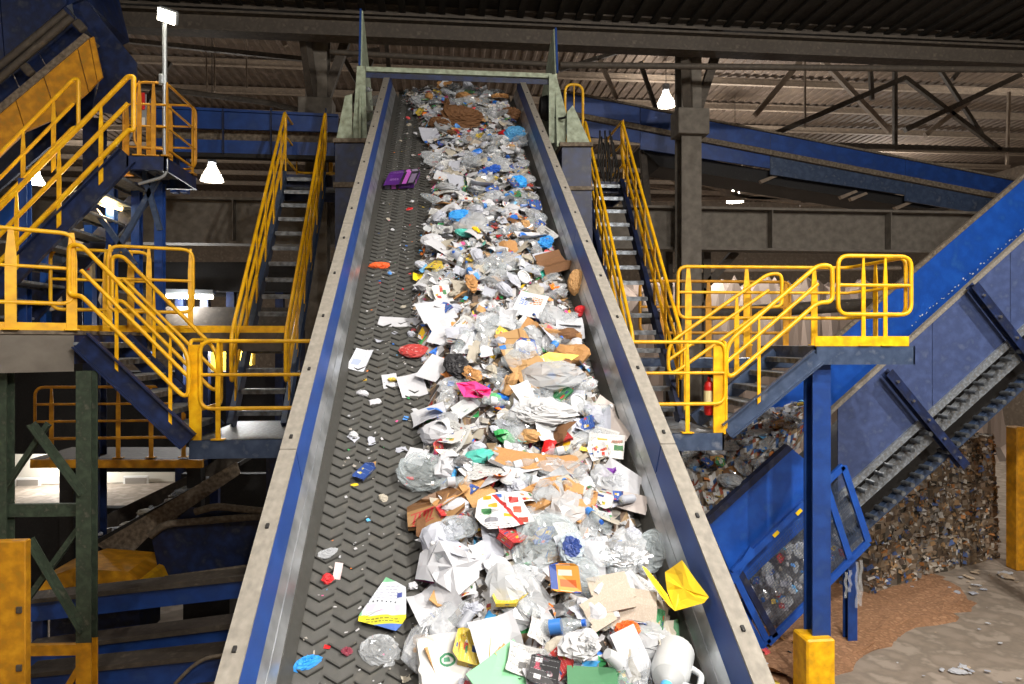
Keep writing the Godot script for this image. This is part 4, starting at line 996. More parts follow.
	# strip lamp and lit machinery behind the left stairs
	o = thing("strip_lamp", "long bright strip lamp behind the short lamp-side stairs", "lamp", pt(185, 296, 15.55))
	m = MB.new(); m.bar(pt(162, 291, 15.55), pt(214, 292, 15.55), 0.16, 0.08); part(o, "housing", m, M.galv)
	m = MB.new(); m.tube([pt(163, 296, 15.55), pt(213, 297, 15.55)], 0.045); part(o, "tube", m, M.lamp)
	l = null
	var ol := OmniLight3D.new(); ol.name = "strip_light"; ol.position = Vector3(0, -0.15, 0.05); ol.light_energy = 5.0; ol.omni_range = 40; ol.omni_attenuation = 2; ol.light_size = 0.2; ol.shadow_enabled = true
	o.add_child(ol)
	o = thing("sorting_cabin", "dark sorting cabin with lit windows behind the lamp-side steep stairs", "cabin", Vector3(pt(225, 330, 16).x, 0, -17))
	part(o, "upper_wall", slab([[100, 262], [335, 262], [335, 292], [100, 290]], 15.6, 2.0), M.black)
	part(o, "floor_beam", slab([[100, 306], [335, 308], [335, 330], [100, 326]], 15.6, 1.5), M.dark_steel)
	part(o, "dark_backing", slab([[100, 372], [335, 372], [335, 472], [100, 472]], 16.2, 1.0), M.black)
	part(o, "dark_backing", slab([[-30, 350], [99, 350], [99, 454], [-30, 454]], 16.2, 1.0), M.black)  # added black slab, darkens the area behind the walkway rails
	for x in [175.0, 200.0, 226.0, 275.0, 300.0]:
		part(o, "frame_post", slab([[x, 290], [x + 8, 290], [x + 8, 546], [x, 546]], 15.9, 0.2), M.navy)
	for q in [[180, 335, 14, 30, "f2efe0"], [203, 330, 16, 18, "d9dce0"], [206, 352, 18, 22, "e8c83a"], [262, 335, 10, 14, "f3f0dd"], [278, 332, 16, 16, "e9e27a"], [240, 345, 12, 20, "c8a12a"], [280, 385, 20, 18, "f0d44a"], [255, 380, 10, 14, "8d2a20"], [130, 345, 20, 16, "5c6f96"], [205, 296, 1, 1, "ffffff"]]:
		m = slab([[q[0], q[1]], [q[0] + q[2], q[1]], [q[0] + q[2], q[1] + q[3]], [q[0], q[1] + q[3]]], 17.2, 0.3); part(o, "lit_equipment", m, flat(Color(q[4]), 0.6))
	ol = OmniLight3D.new(); ol.name = "cabin_light"; ol.light_energy = 14.0; ol.omni_range = 40; ol.omni_attenuation = 2; ol.light_size = 0.3; ol.shadow_enabled = true
	o.add_child(ol); ol.position = pt(235, 335, 16.6) - o.position
	m = slab([[228, 312], [244, 312], [244, 314], [228, 314]], 16.6, 0.3); part(o, "cabin_lamp", m, M.lamp)
	# blue machine frames behind the left platform
	o = thing("blue_machine_frame", "blue machine frame with pale slabs painting light from beyond, behind the lamp-side platform", "machine", Vector3(pt(70, 300, 11).x, 3, -11.4))
	for q in [[[84, 225], [92, 225], [92, 340], [84, 340]], [[40, 250], [46, 250], [46, 340], [40, 340]], [[0, 205], [20, 195], [14, 228], [0, 232]], [[104, 250], [110, 230], [108, 330], [100, 330]]]: part(o, "frame_post", slab(q, 11.0, 0.15), M.bright_blue)
	for q in [[[74, 232], [84, 228], [84, 262], [74, 262]], [[98, 300], [114, 235], [118, 240], [106, 315]], [[40, 296], [60, 292], [62, 308], [46, 312]]]: part(o, "pale_light_slab", slab(q, 11.1, 0.04), M.white)  # white slabs paint strips of light coming from beyond
	part(o, "dark_body", slab([[20, 270], [82, 280], [82, 330], [20, 330]], 11.4, 0.5), M.navy)
	part(o, "body_panel", slab([[20, 225], [62, 222], [62, 262], [20, 265]], 11.4, 0.2), M.grey_blue)
	part(o, "control_box", slab([[82, 262], [92, 262], [92, 278], [82, 278]], 10.9, 0.1), flat(Color("b9b3a0"), 0.5))
	part(o, "control_button", slab([[86, 266], [89, 266], [89, 270], [86, 270]], 10.88, 0.03), M.red)

func build_back():
	var m: MB
	# far waste piles seen beneath the girder on the right
	var rng := RandomNumberGenerator.new(); rng.seed = 77
	var o := thing("waste_heap", "long pinkish heap of loose waste far behind the bale-side railings", "heap", Vector3(9, 0, -26))
	m = MB.new(); m.tinted = true
	var fn := FastNoiseLite.new(); fn.seed = 3; fn.frequency = 0.9
	var P := func(i: int, j: int):
		var x := 2.5 + i * 0.32; var z := -24.0 - j * 0.3
		var h := 6.9 * smoothstep(0.0, 0.45, j / 12.0) * (0.92 + 0.12 * fn.get_noise_2d(x, z * 2)) + 0.25 * fn.get_noise_2d(x * 4, z * 4)
		return Vector3(x, maxf(0, h), z + 0.3 * fn.get_noise_2d(x * 3, z * 5))
	for i in 56:
		for j in 12:
			var c := rng.randf_range(0.16, 0.36)
			m.ink = Color(c * 1.05, c * 0.82, c * 0.68)
			m.quad(P.call(i, j), P.call(i + 1, j), P.call(i + 1, j + 1), P.call(i, j + 1))
	part(o, "heap_surface", m, M.tint, "stuff")
	# pipes and conveyor behind the right railings
	for q in [[[640, 318], [940, 300], "dark steel pipe behind the bale-side railings, thicker one", 0.14, "dark_steel"], [[640, 272], [900, 268], "pale rail crossing behind the bale-side railings", 0.05, "purlin"]]:
		m = MB.new(); m.tube([pt(q[0][0], q[0][1], 15.0), pt(q[1][0], q[1][1], 15.0)], q[3]); single("pipe_run", q[2], "pipe", m, M[q[4]])
	o = thing("pipe_stand", "dark braced steel stand behind the far walkway on the bale side", "stand", Vector3(pt(690, 300, 15).x, 0, -15))
	for q in [[[668, 252], [668, 548]], [[706, 252], [706, 548]], [[655, 345], [720, 345]], [[706, 285], [735, 252]], [[668, 345], [706, 290]]]:
		m = MB.new(); m.bar(pt(q[0][0], q[0][1], 15.0), pt(q[1][0], q[1][1], 15.0), 0.16, 0.16); part(o, "member", m, M.dark_steel)

func build_lamps():
	var q := pt(212, 181, 20)
	high_bay(q, 10, "bell shaped high bay lamp glowing above the lamp-side grey girder")
	high_bay(pt(735, 202, 25), 60, "small far high bay lamp glowing beneath the far blue conveyor")
	high_bay(pt(666, 106, 22), 12, "high bay lamp glowing beside the bale-side column")
	for p in [Vector3(-21, 10.5, -20), Vector3(19, 10.5, -19), Vector3(-16, 10.5, -30), Vector3(20, 10.5, -32)]:
		high_bay(p, 40, "high bay lamp hanging from the roof beyond the view", "distant high bay lamps")
	for p in [[Vector3(3.4, 9.8, -1.8), 58.0], [Vector3(-3.2, 9.8, -1.0), 18.0], [Vector3(8.0, 9.8, -4.5), 50.0], [Vector3(5.5, 9.2, 2.5), 100.0], [Vector3(-10.5, 9.8, -4.0), 9.0], [Vector3(2.2, 9.8, 4.5), 75.0]]:
		high_bay(p[0], p[1], "high bay lamp over the near end of the conveyor", "high bay lamps over the conveyor")

func _ready():
	var cam := Camera3D.new()
	cam.name = "camera"
	cam.position = CAM
	cam.rotation.y = -YAW
	cam.fov = rad_to_deg(2.0 * atan(342.0 / FOC))
	cam.near = 0.05; cam.far = 200
	add_child(cam)
	cam.current = true
	var env := Environment.new()
	env.background_mode = Environment.BG_COLOR
	env.background_color = Color(0.02, 0.02, 0.022)
	env.tonemap_mode = Environment.TONE_MAPPER_LINEAR
	env.tonemap_exposure = 0.93
	env.sdfgi_enabled = true; env.ssao_enabled = true; env.ssil_enabled = true
	var we := WorldEnvironment.new()
	we.name = "world_environment"
	we.environment = env
	add_child(we)
	make_materials()
	M.tint = flat(Color(1, 1, 1), 0.8)
	M.tint.vertex_color_use_as_albedo = true
	M.acrylic = clear(Color("8f8a80"), 0.35, 0.2)
	M.pale_wall = flat(Color("d9d3c4"), 0.7)
	build_lamps()
	build_setting()
	build_conveyor()
	build_stairs()
	build_right_conveyor()
	build_left()
	build_back()
	build_trash_kinds()
	build_right_ground()
	build_trash()

# ---------------------------------------------------------------- waste: shapes
func sheet(seed_: int, w: float, d: float, n: int, folds: int, amp: float, curl := 0.0, torn := 0.0) -> MB:
	# a creased sheet lying in the xz plane: every fold is a straight crease
	var rng := RandomNumberGenerator.new(); rng.seed = seed_
	var F := []
	for k in folds:
		var an := rng.randf() * TAU
		F.append([Vector2(cos(an), sin(an)), rng.randf_range(-0.35, 0.35), rng.randf_range(-1.0, 1.0) * amp])
	var H := func(p: Vector2):
		var y := 0.0
		for f in F: y += f[2] * absf(p.dot(f[0]) - f[1])
		return y + curl * (p.x * p.x * 2.0 - 0.15)
	var J := []
	for i in (n + 1) * (n + 1): J.append(Vector2(rng.randf_range(-1, 1), rng.randf_range(-1, 1)))
	var P := func(i: int, j: int):
		var p := Vector2(i / float(n) - 0.5, j / float(n) - 0.5)
		if torn > 0.0 and (i == 0 or j == 0 or i == n or j == n): p += J[i * (n + 1) + j] * torn
		elif i > 0 and j > 0 and i < n and j < n: p += J[i * (n + 1) + j] * 0.25 / n
		return Vector3(p.x * w, H.call(p) * minf(w, d), p.y * d)
	var m := MB.new()
	for i in n:
		for j in n:
			var a: Vector3 = P.call(i, j); var b: Vector3 = P.call(i + 1, j); var c: Vector3 = P.call(i + 1, j + 1); var e: Vector3 = P.call(i, j + 1)
			var q := 1.0 / n
			var ua := Vector2(i * q, j * q); var ub := Vector2(i * q + q, j * q); var uc := Vector2(i * q + q, j * q + q); var ue := Vector2(i * q, j * q + q)
			if (i + j) % 2 == 0:
				m.tri(a, b, c, ua, ub, uc); m.tri(a, c, e, ua, uc, ue)
			else:
				m.tri(a, b, e, ua, ub, ue); m.tri(b, c, e, ub, uc, ue)
	return m

func wad(seed_: int, size: Vector3, rough: float, seg := 12, rings := 8) -> MB:
	# a crumpled lump with sharp creases
	var rng := RandomNumberGenerator.new(); rng.seed = seed_
	var F := []
	for k in 9:
		F.append([Vector3(rng.randf_range(-1, 1), rng.randf_range(-1, 1), rng.randf_range(-1, 1)).normalized(), rng.randf_range(-0.5, 0.5), rng.randf_range(-1, 1) * rough])
	var fnz := FastNoiseLite.new(); fnz.seed = seed_; fnz.frequency = 1.0
	var m := MB.new()
	var P := func(i: int, j: int):
		var th := PI * j / rings; var ph := TAU * (i % seg) / seg + 0.3 * (j % 2)
		var p := Vector3(sin(th) * cos(ph), cos(th), sin(th) * sin(ph))
		var r := 0.85
		for f in F: r += f[2] * absf(p.dot(f[0]) - f[1])
		r += rough * 0.7 * (0.5 - absf(fnz.get_noise_3dv(p * 1.6)) * 2.2)
		if j > 0 and j < rings:
			var h := (i % seg) * 131 + j * 577 + seed_ * 17
			r += rough * 0.45 * (float((h * 7919) % 1000) / 1000.0 - 0.5)
		return p * maxf(0.35, r) * size
	for i in seg:
		for j in rings:
			var a: Vector3 = P.call(i, j); var b: Vector3 = P.call(i + 1, j); var c: Vector3 = P.call(i + 1, j + 1); var e: Vector3 = P.call(i, j + 1)
			var ua := Vector2(float(i) / seg, float(j) / rings); var uc := Vector2(float(i + 1) / seg, float(j + 1) / rings)
			if j > 0: m.tri(a, e, b, ua, Vector2(ua.x, uc.y), Vector2(uc.x, ua.y))
			if j < rings - 1: m.tri(b, e, c, Vector2(uc.x, ua.y), Vector2(ua.x, uc.y), uc)
	return m

func carton(seed_: int, w: float, d: float, th: float) -> MB:    # flattened box with an open flap and crushed edges
	var rng := RandomNumberGenerator.new(); rng.seed = seed_
	var m := MB.new()
	var sk := rng.randf_range(-0.25, 0.25) * w
	var pts := PackedVector3Array([Vector3(-w / 2, 0, -d / 2), Vector3(w / 2 + sk * 0.2, rng.randf_range(0, 0.2) * w, -d / 2), Vector3(w / 2 + sk, rng.randf_range(-0.1, 0.2) * w, d / 2), Vector3(-w / 2 + sk * 0.6, 0, d / 2)])
	for s in 2:
		var e := Vector3(0, th * s, 0)
		m.tri(pts[0] + e, pts[1] + e, pts[2] + e, Vector2(0, 0), Vector2(1, 0), Vector2(1, 1)); m.tri(pts[0] + e, pts[2] + e, pts[3] + e, Vector2(0, 0), Vector2(1, 1), Vector2(0, 1))
	for i in 4:
		var a := pts[i]; var b := pts[(i + 1) % 4]
		m.quad(a, b, b + Vector3(0, th, 0), a + Vector3(0, th, 0))
	var f := rng.randf_range(0.1, 0.35) * d
	var o := Vector3(0, th, 0)
	m.quad(pts[2] + o, pts[3] + o, pts[3] + o + Vector3(0.02, f * 0.6, f), pts[2] + o + Vector3(-0.03, f * 0.7, f * 0.8))
	m.quad(pts[0] + o, pts[1] + o, pts[1] + o + Vector3(-0.02, f * 0.5, -f * 0.7), pts[0] + o + Vector3(0.03, f * 0.3, -f))
	return m

func board(seed_: int, w: float, d: float, th: float, bends: int, amp: float) -> MB:   # thick corrugated card, bent across its length
	var rng := RandomNumberGenerator.new(); rng.seed = seed_
	var m := MB.new()
	var prof := []
	for i in bends + 2: prof.append(Vector2((i / float(bends + 1) - 0.5) * d, rng.randf_range(-1, 1) * amp if i > 0 and i <= bends else 0.0))
	for i in bends + 1:
		var a: Vector2 = prof[i]; var b: Vector2 = prof[i + 1]
		var x0 := w / 2 * rng.randf_range(0.85, 1.05); var x1 := w / 2 * rng.randf_range(0.85, 1.05)
		var p := PackedVector3Array([Vector3(-x0, a.y, a.x), Vector3(x1, a.y, a.x), Vector3(x1, b.y, b.x), Vector3(-x0, b.y, b.x)])
		m.quad(p[0], p[1], p[2], p[3])
		for k in 4: m.quad(p[k], p[(k + 1) % 4], p[(k + 1) % 4] - Vector3(0, th, 0), p[k] - Vector3(0, th, 0))
		m.quad(p[0] - Vector3(0, th, 0), p[1] - Vector3(0, th, 0), p[2] - Vector3(0, th, 0), p[3] - Vector3(0, th, 0))
	return m

func print_mat(seed_: int, bg: Color, inks: Array, lines: Color, pics: int, rows: int) -> StandardMaterial3D:   # printed paper: text rows and picture blocks
	var rng := RandomNumberGenerator.new(); rng.seed = seed_
	var im := Image.create(96, 96, false, Image.FORMAT_RGB8)
	im.fill(bg)
	for r in rows:
		var y := 6 + int(r * 86.0 / rows)
		var x := 6
		while x < 88:
			var w := rng.randi_range(3, 9)
			im.fill_rect(Rect2i(x, y, mini(w, 90 - x), 1 + (1 if rng.randf() < 0.2 else 0)), lines)
			x += w + 2
			if rng.randf() < 0.08: x += 20
	for k in pics:
		var c: Color = inks[k % inks.size()]
		var rc := Rect2i(rng.randi_range(2, 70), rng.randi_range(2, 74), rng.randi_range(10, 30), rng.randi_range(8, 24))
		im.fill_rect(rc, c)
		for e in 12:
			im.fill_rect(Rect2i(rc.position.x + rng.randi() % rc.size.x, rc.position.y + rng.randi() % rc.size.y, 3, 3), c.lerp(inks[rng.randi() % inks.size()], 0.5))
	return printed(im)

func printed(im: Image) -> StandardMaterial3D:
	var m := flat(Color(0.86, 0.87, 0.89), 0.55)
	m.albedo_texture = ImageTexture.create_from_image(im)
	return m

# ---------------------------------------------------------------- waste: kinds
var KIND := {}
var edges := []         # [t, left x, right x] of the heap on the belt
var heap_noise := FastNoiseLite.new()

func kind(key: String, called: String, label: String, category: String, meshes: Array, mats: Array, sink := 0.0):
	var ms := []
	for m in meshes: ms.append(m.mesh() if m is MB else m)
	KIND[key] = {"called": called, "label": label, "category": category, "mesh": ms, "mat": mats, "sink": sink}

func drop(key: String, tr: Transform3D, rng: RandomNumberGenerator, where: String, pick := -1):
	var k: Dictionary = KIND[key]
	var o: Node3D
	var i: int = rng.randi() if pick < 0 else pick
	var label: String = k.label + " " + where
	if k.has("proto"):
		o = k.proto.duplicate()
	else:
		o = MeshInstance3D.new()
		o.mesh = k.mesh[i % k.mesh.size()]
		o.material_override = k.mat[rng.randi() % k.mat.size()]
	o.name = numbered(self, k.called)
	add_child(o)
	o.transform = tr
	tag(o, label, k.category, k.label.split(" with ")[0] + "s " + where)

func litter(q: Vector3, rng: RandomNumberGenerator, label: String, group: String, size: float):
	var o := MeshInstance3D.new()
	var pick := rng.randi() % 3
	o.mesh = [KIND.white_sheet.mesh, KIND.white_wad.mesh, KIND.film.mesh][pick][rng.randi() % 4]
	o.material_override = [M.paper_a, M.paper_b, M.litter_tan][rng.randi() % 3]
	o.name = numbered(self, "litter_scrap"); add_child(o)
	var s := size / 0.2
	o.transform = Transform3D(Basis(Vector3.UP, rng.randf() * TAU).scaled_local(Vector3(s, s * 0.6, s)), q + Vector3(0, size * 0.12, 0))
	tag(o, label, "litter", group)

func build_trash_kinds():
	M.paper_a = flat(Color("bcbec3"), 0.7); M.paper_b = flat(Color("a9adb8"), 0.7); M.paper_c = flat(Color("a39d8f"), 0.75)
	M.litter_tan = flat(Color("b9a68e"), 0.8)
	M.film_a = clear(Color("cdd3d8"), 0.33, 0.12); M.film_b = clear(Color("c5ced4"), 0.26, 0.08); M.film_c = clear(Color("bcc0c4"), 0.6, 0.2)
	M.pet = clear(Color("c4d0d4"), 0.3, 0.05)
	M.kraft = surf("kraft", [Color("b88a56"), Color("ad804d"), Color("a07544"), Color("c0946a")], 0.8, 0.0, 0.03, 4.0)
	M.card = surf("card", [Color("c29a68"), Color("b68d5b"), Color("a98050"), Color("cba878")], 0.85, 0.0, 0.03, 5.0)
	M.brown_dark = surf("brown_dark", [Color("7d5836"), Color("6f4c2d"), Color("624226"), Color("8a6544")], 0.8, 0.0, 0.03, 4.0)
	M.grey_card = surf("grey_card", [Color("b8aea0"), Color("ada294"), Color("a19687"), Color("c4bbae")], 0.85, 0.0, 0.03, 5.0)
	M.white_plastic = flat(Color("c0c4c6"), 0.3)
	M.foil = flat(Color("c8ccd0"), 0.22, 0.85)
	var cols := {"blue": Color("1c6fd0"), "red": Color("cf1f22"), "green": Color("2c9a4e"), "yellow": Color("f2c81c"), "orange": Color("ee7a1c"), "pink": Color("e0468a"), "purple": Color("6a2c8e"), "black": Color("1d1d20"), "teal": Color("17a08c"), "light_blue": Color("49a6e6")}
	var S := func(base: int, n: int, w: float, d: float, res: int, folds: int, amp: float, curl: float, torn: float):
		var a := []
		for i in n: a.append(sheet(base + i, w, d, res, folds, amp, curl * (1 if i % 2 else -1), torn))
		return a
	var W := func(base: int, n: int, s: Vector3, r: float, seg: int, rings: int):
		var a := []
		for i in n: a.append(wad(base + i, s, r, seg, rings))
		return a
	kind("white_sheet", "paper_sheet", "creased white paper sheet", "paper", S.call(100, 10, 0.2, 0.27, 6, 3, 0.3, 0.25, 0.0), [M.paper_a, M.paper_a, M.paper_b])
	kind("torn_sheet", "paper_scrap", "torn off-white paper scrap", "paper", S.call(120, 8, 0.17, 0.13, 5, 3, 0.35, 0.2, 0.09), [M.paper_a, M.paper_b, M.paper_c])
	kind("white_wad", "crumpled_paper", "crumpled white paper wad", "paper", W.call(140, 8, Vector3(0.07, 0.04, 0.06), 0.45, 13, 9), [M.paper_a, M.paper_b])
	kind("napkin", "paper_napkin", "crumpled beige napkin", "napkin", W.call(150, 5, Vector3(0.09, 0.035, 0.08), 0.45, 11, 7), [M.paper_c])
	kind("film", "plastic_film", "crumpled clear plastic film", "plastic film", W.call(160, 8, Vector3(0.12, 0.045, 0.085), 0.55, 18, 11), [M.film_a, M.film_b, M.film_a])
	kind("bag", "plastic_bag", "crumpled white plastic bag", "plastic bag", W.call(180, 6, Vector3(0.13, 0.05, 0.1), 0.5, 18, 11), [M.film_c])
	var news := []; var ads := []; var packs := []
	for i in 3: news.append(print_mat(200 + i, Color("d9d8d2"), [Color("8a8880"), Color("5f5e5c")], Color("7c7b78"), 2, 22))
	for i in 4: ads.append(print_mat(210 + i, Color("eceae4"), [Color("c8322c"), Color("e8b422"), Color("2c5fb0"), Color("3c8a4c"), Color("d88a5a")], Color("8b8b92"), 6, 9))
	for i in 5: packs.append(print_mat(220 + i, [Color("e9e6df"), Color("2a56a8"), Color("c33030"), Color("e5c63a"), Color("3f8f58")][i], [Color("f0efe8"), Color("d83a2a"), Color("f0c020"), Color("2a4a90"), Color("2f8a50")], Color("f2f0ea"), 5, 5))
	kind("news", "newspaper_page", "grey printed newspaper page", "newspaper", S.call(230, 6, 0.24, 0.2, 6, 3, 0.25, 0.2, 0.02), news)
	kind("advert", "advert_leaflet", "colourful printed advert leaflet", "leaflet", S.call(240, 6, 0.19, 0.15, 6, 2, 0.25, 0.3, 0.0), ads)
	var ca := []
	for i in 5: ca.append(carton(250 + i, 0.15, 0.1, 0.018 + 0.006 * i))
	kind("pack", "food_carton", "flattened printed food carton", "carton", ca, packs)
	var bo := []
	for i in 6: bo.append(board(260 + i, 0.2, 0.15, 0.006, 2, 0.03))
	kind("card", "cardboard_piece", "torn tan cardboard piece", "cardboard", bo, [M.card, M.kraft])
	kind("grey_card", "grey_board_piece", "torn grey board piece", "cardboard", bo, [M.grey_card])
	kind("kraft", "kraft_paper", "crumpled brown kraft paper", "paper", S.call(270, 5, 0.26, 0.2, 7, 4, 0.4, 0.3, 0.05) + W.call(276, 3, Vector3(0.12, 0.06, 0.09), 0.4, 12, 8), [M.kraft, M.card, M.brown_dark])
	for c in cols:
		kind("wrap_" + c, c + "_wrapper", "crumpled " + c.replace("_", " ") + " wrapper", "wrapper", W.call(300 + c.length() * 7, 3, Vector3(0.07, 0.022, 0.045), 0.5, 9, 6) + S.call(330 + c.length() * 7, 3, 0.13, 0.09, 4, 3, 0.4, 0.3, 0.06), [flat(cols[c], 0.35), flat(cols[c].lerp(Color.WHITE, 0.25), 0.4)])
	kind("foil", "foil_scrap", "crinkled silver foil scrap", "foil", W.call(370, 4, Vector3(0.08, 0.03, 0.06), 0.5, 12, 8), [M.foil])
	# things with parts: bottle, can, cup, tub lid, tray
	var keep := func(key: String, called: String, label: String, category: String, parts_: Array):
		var r := Node3D.new()
		for p in parts_:
			var q := MeshInstance3D.new(); q.name = p[0]; q.mesh = p[1].mesh(); q.material_override = p[2]; r.add_child(q)
		KIND[key] = {"called": called, "label": label, "category": category, "proto": r}
	var lay := Transform3D(Basis(Vector3(1, 0, 0), PI / 2), Vector3(0, 0.035, -0.11))
	for v in 2:
		var m := MB.new(); m.lathe(lay, [Vector2(0, 0), Vector2(0.028, 0), Vector2(0.034, 0.012), Vector2(0.031, 0.03), Vector2(0.034, 0.045), Vector2(0.029, 0.07), Vector2(0.034, 0.09), Vector2(0.03, 0.11), Vector2(0.034, 0.13), Vector2(0.033, 0.15), Vector2(0.02, 0.185), Vector2(0.0125, 0.2), Vector2(0.0125, 0.215)], 12)
		var m2 := MB.new(); m2.lathe(lay, [Vector2(0.016, 0.21), Vector2(0.016, 0.228), Vector2(0, 0.228)], 10)
		var m3 := MB.new(); m3.lathe(lay, [Vector2(0.0348, 0.06), Vector2(0.0348, 0.115)], 12)
		keep.call("bottle%d" % v, "plastic_bottle", "clear plastic bottle with " + ["white cap", "blue cap"][v], "bottle", [["body", m, M.pet], ["cap", m2, flat([Color("f0f0f0"), Color("2260c0")][v], 0.4)], ["wrap_label", m3, [M.paper_a, flat(Color("3a7ac8"), 0.4)][v]]])
	var cm := MB.new(); cm.lathe(lay, [Vector2(0, 0.01), Vector2(0.026, 0.0), Vector2(0.032, 0.01), Vector2(0.032, 0.11), Vector2(0.027, 0.12)], 14)
	var cl := MB.new(); cl.lathe(lay, [Vector2(0.027, 0.12), Vector2(0.025, 0.118), Vector2(0, 0.118)], 14)
	keep.call("can", "drink_can", "dented silver drink can", "can", [["body", cm, print_mat(400, Color("b9bcc2"), [Color("c0242a"), Color("d8dade")], Color("b9bcc2"), 4, 2)], ["end", cl, M.foil]])
	var cu := MB.new(); cu.lathe(Transform3D(Basis(Vector3(1, 0, 0), 1.9), Vector3(0, 0.045, -0.05)), [Vector2(0, 0), Vector2(0.028, 0), Vector2(0.042, 0.1), Vector2(0.045, 0.1), Vector2(0.045, 0.104), Vector2(0.041, 0.104), Vector2(0.027, 0.004), Vector2(0, 0.004)], 16)
	keep.call("cup", "paper_cup", "white paper cup", "cup", [["body", cu, M.white_plastic]])
	var li := MB.new(); li.lathe(Transform3D(Basis(Vector3(1, 0, 0), 0.2), Vector3(0, 0.02, 0)), [Vector2(0, 0.004), Vector2(0.05, 0.004), Vector2(0.055, 0.014), Vector2(0.066, 0.014), Vector2(0.068, 0.0), Vector2(0.06, 0.0)], 20)  # shallow rimmed plastic lid of a tub
	keep.call("lid", "tub_lid", "round white plastic tub lid", "plate", [["disc", li, M.white_plastic]])
	var ty := MB.new()
	ty.prism(PackedVector3Array([Vector3(-0.07, 0, -0.05), Vector3(0.07, 0, -0.05), Vector3(0.07, 0, 0.05), Vector3(-0.07, 0, 0.05)]), Vector3(0, 0.004, 0))
	for s in [[Vector3(-0.07, 0, -0.05), Vector3(0.07, 0, -0.05), Vector3(0, 0.03, -0.02)], [Vector3(0.07, 0, -0.05), Vector3(0.07, 0, 0.05), Vector3(0.02, 0.03, 0)], [Vector3(0.07, 0, 0.05), Vector3(-0.07, 0, 0.05), Vector3(0, 0.03, 0.02)], [Vector3(-0.07, 0, 0.05), Vector3(-0.07, 0, -0.05), Vector3(-0.02, 0.03, 0)]]: ty.quad(s[0], s[1], s[1] + s[2], s[0] + s[2])
	keep.call("tray", "food_tray", "white plastic food tray", "tray", [["shell", ty, M.white_plastic]])
	# where the heap lies on the belt
	for e in [[88, 398, 533], [110, 412, 538], [150, 428, 548], [210, 432, 564], [240, 420, 574], [270, 420, 586], [300, 412, 590], [330, 415, 597], [350, 422, 602], [400, 430, 610], [430, 418, 618], [460, 428, 628], [490, 440, 634], [510, 415, 640], [540, 425, 648], [600, 422, 668], [684, 420, 688], [760, 418, 706]]:
		var a := on_belt(e[1], e[0]); var b := on_belt(e[2], e[0])
		edges.append([-(a.z + b.z) / 2, a.x, minf(b.x, 0.86)])
	heap_noise.seed = 9; heap_noise.frequency = 1.6

func span(t: float) -> Vector2:
	for i in edges.size() - 1:
		var a: Array = edges[i]; var b: Array = edges[i + 1]
		if t <= a[0] and t >= b[0]:
			var f: float = (t - a[0]) / (b[0] - a[0])
			return Vector2(lerpf(a[1], b[1], f), lerpf(a[2], b[2], f))
	return Vector2(edges[-1][1], edges[-1][2]) if t < edges[-1][0] else Vector2(edges[0][1], edges[0][2])

func heap(x: float, t: float) -> float:
	var s := span(t)
	var w := (x - s.x) / (s.y - s.x)
	if w <= 0.0 or w >= 1.0: return 0.0
	return (pow(sin(PI * w), 0.55) * (0.115 + 0.07 * heap_noise.get_noise_2d(x * 2.2, t * 2.2)))

var BB := Basis(Vector3.RIGHT, Vector3(0, cos(atan(0.644)), sin(atan(0.644))), Vector3(0, -sin(atan(0.644)), cos(atan(0.644))))

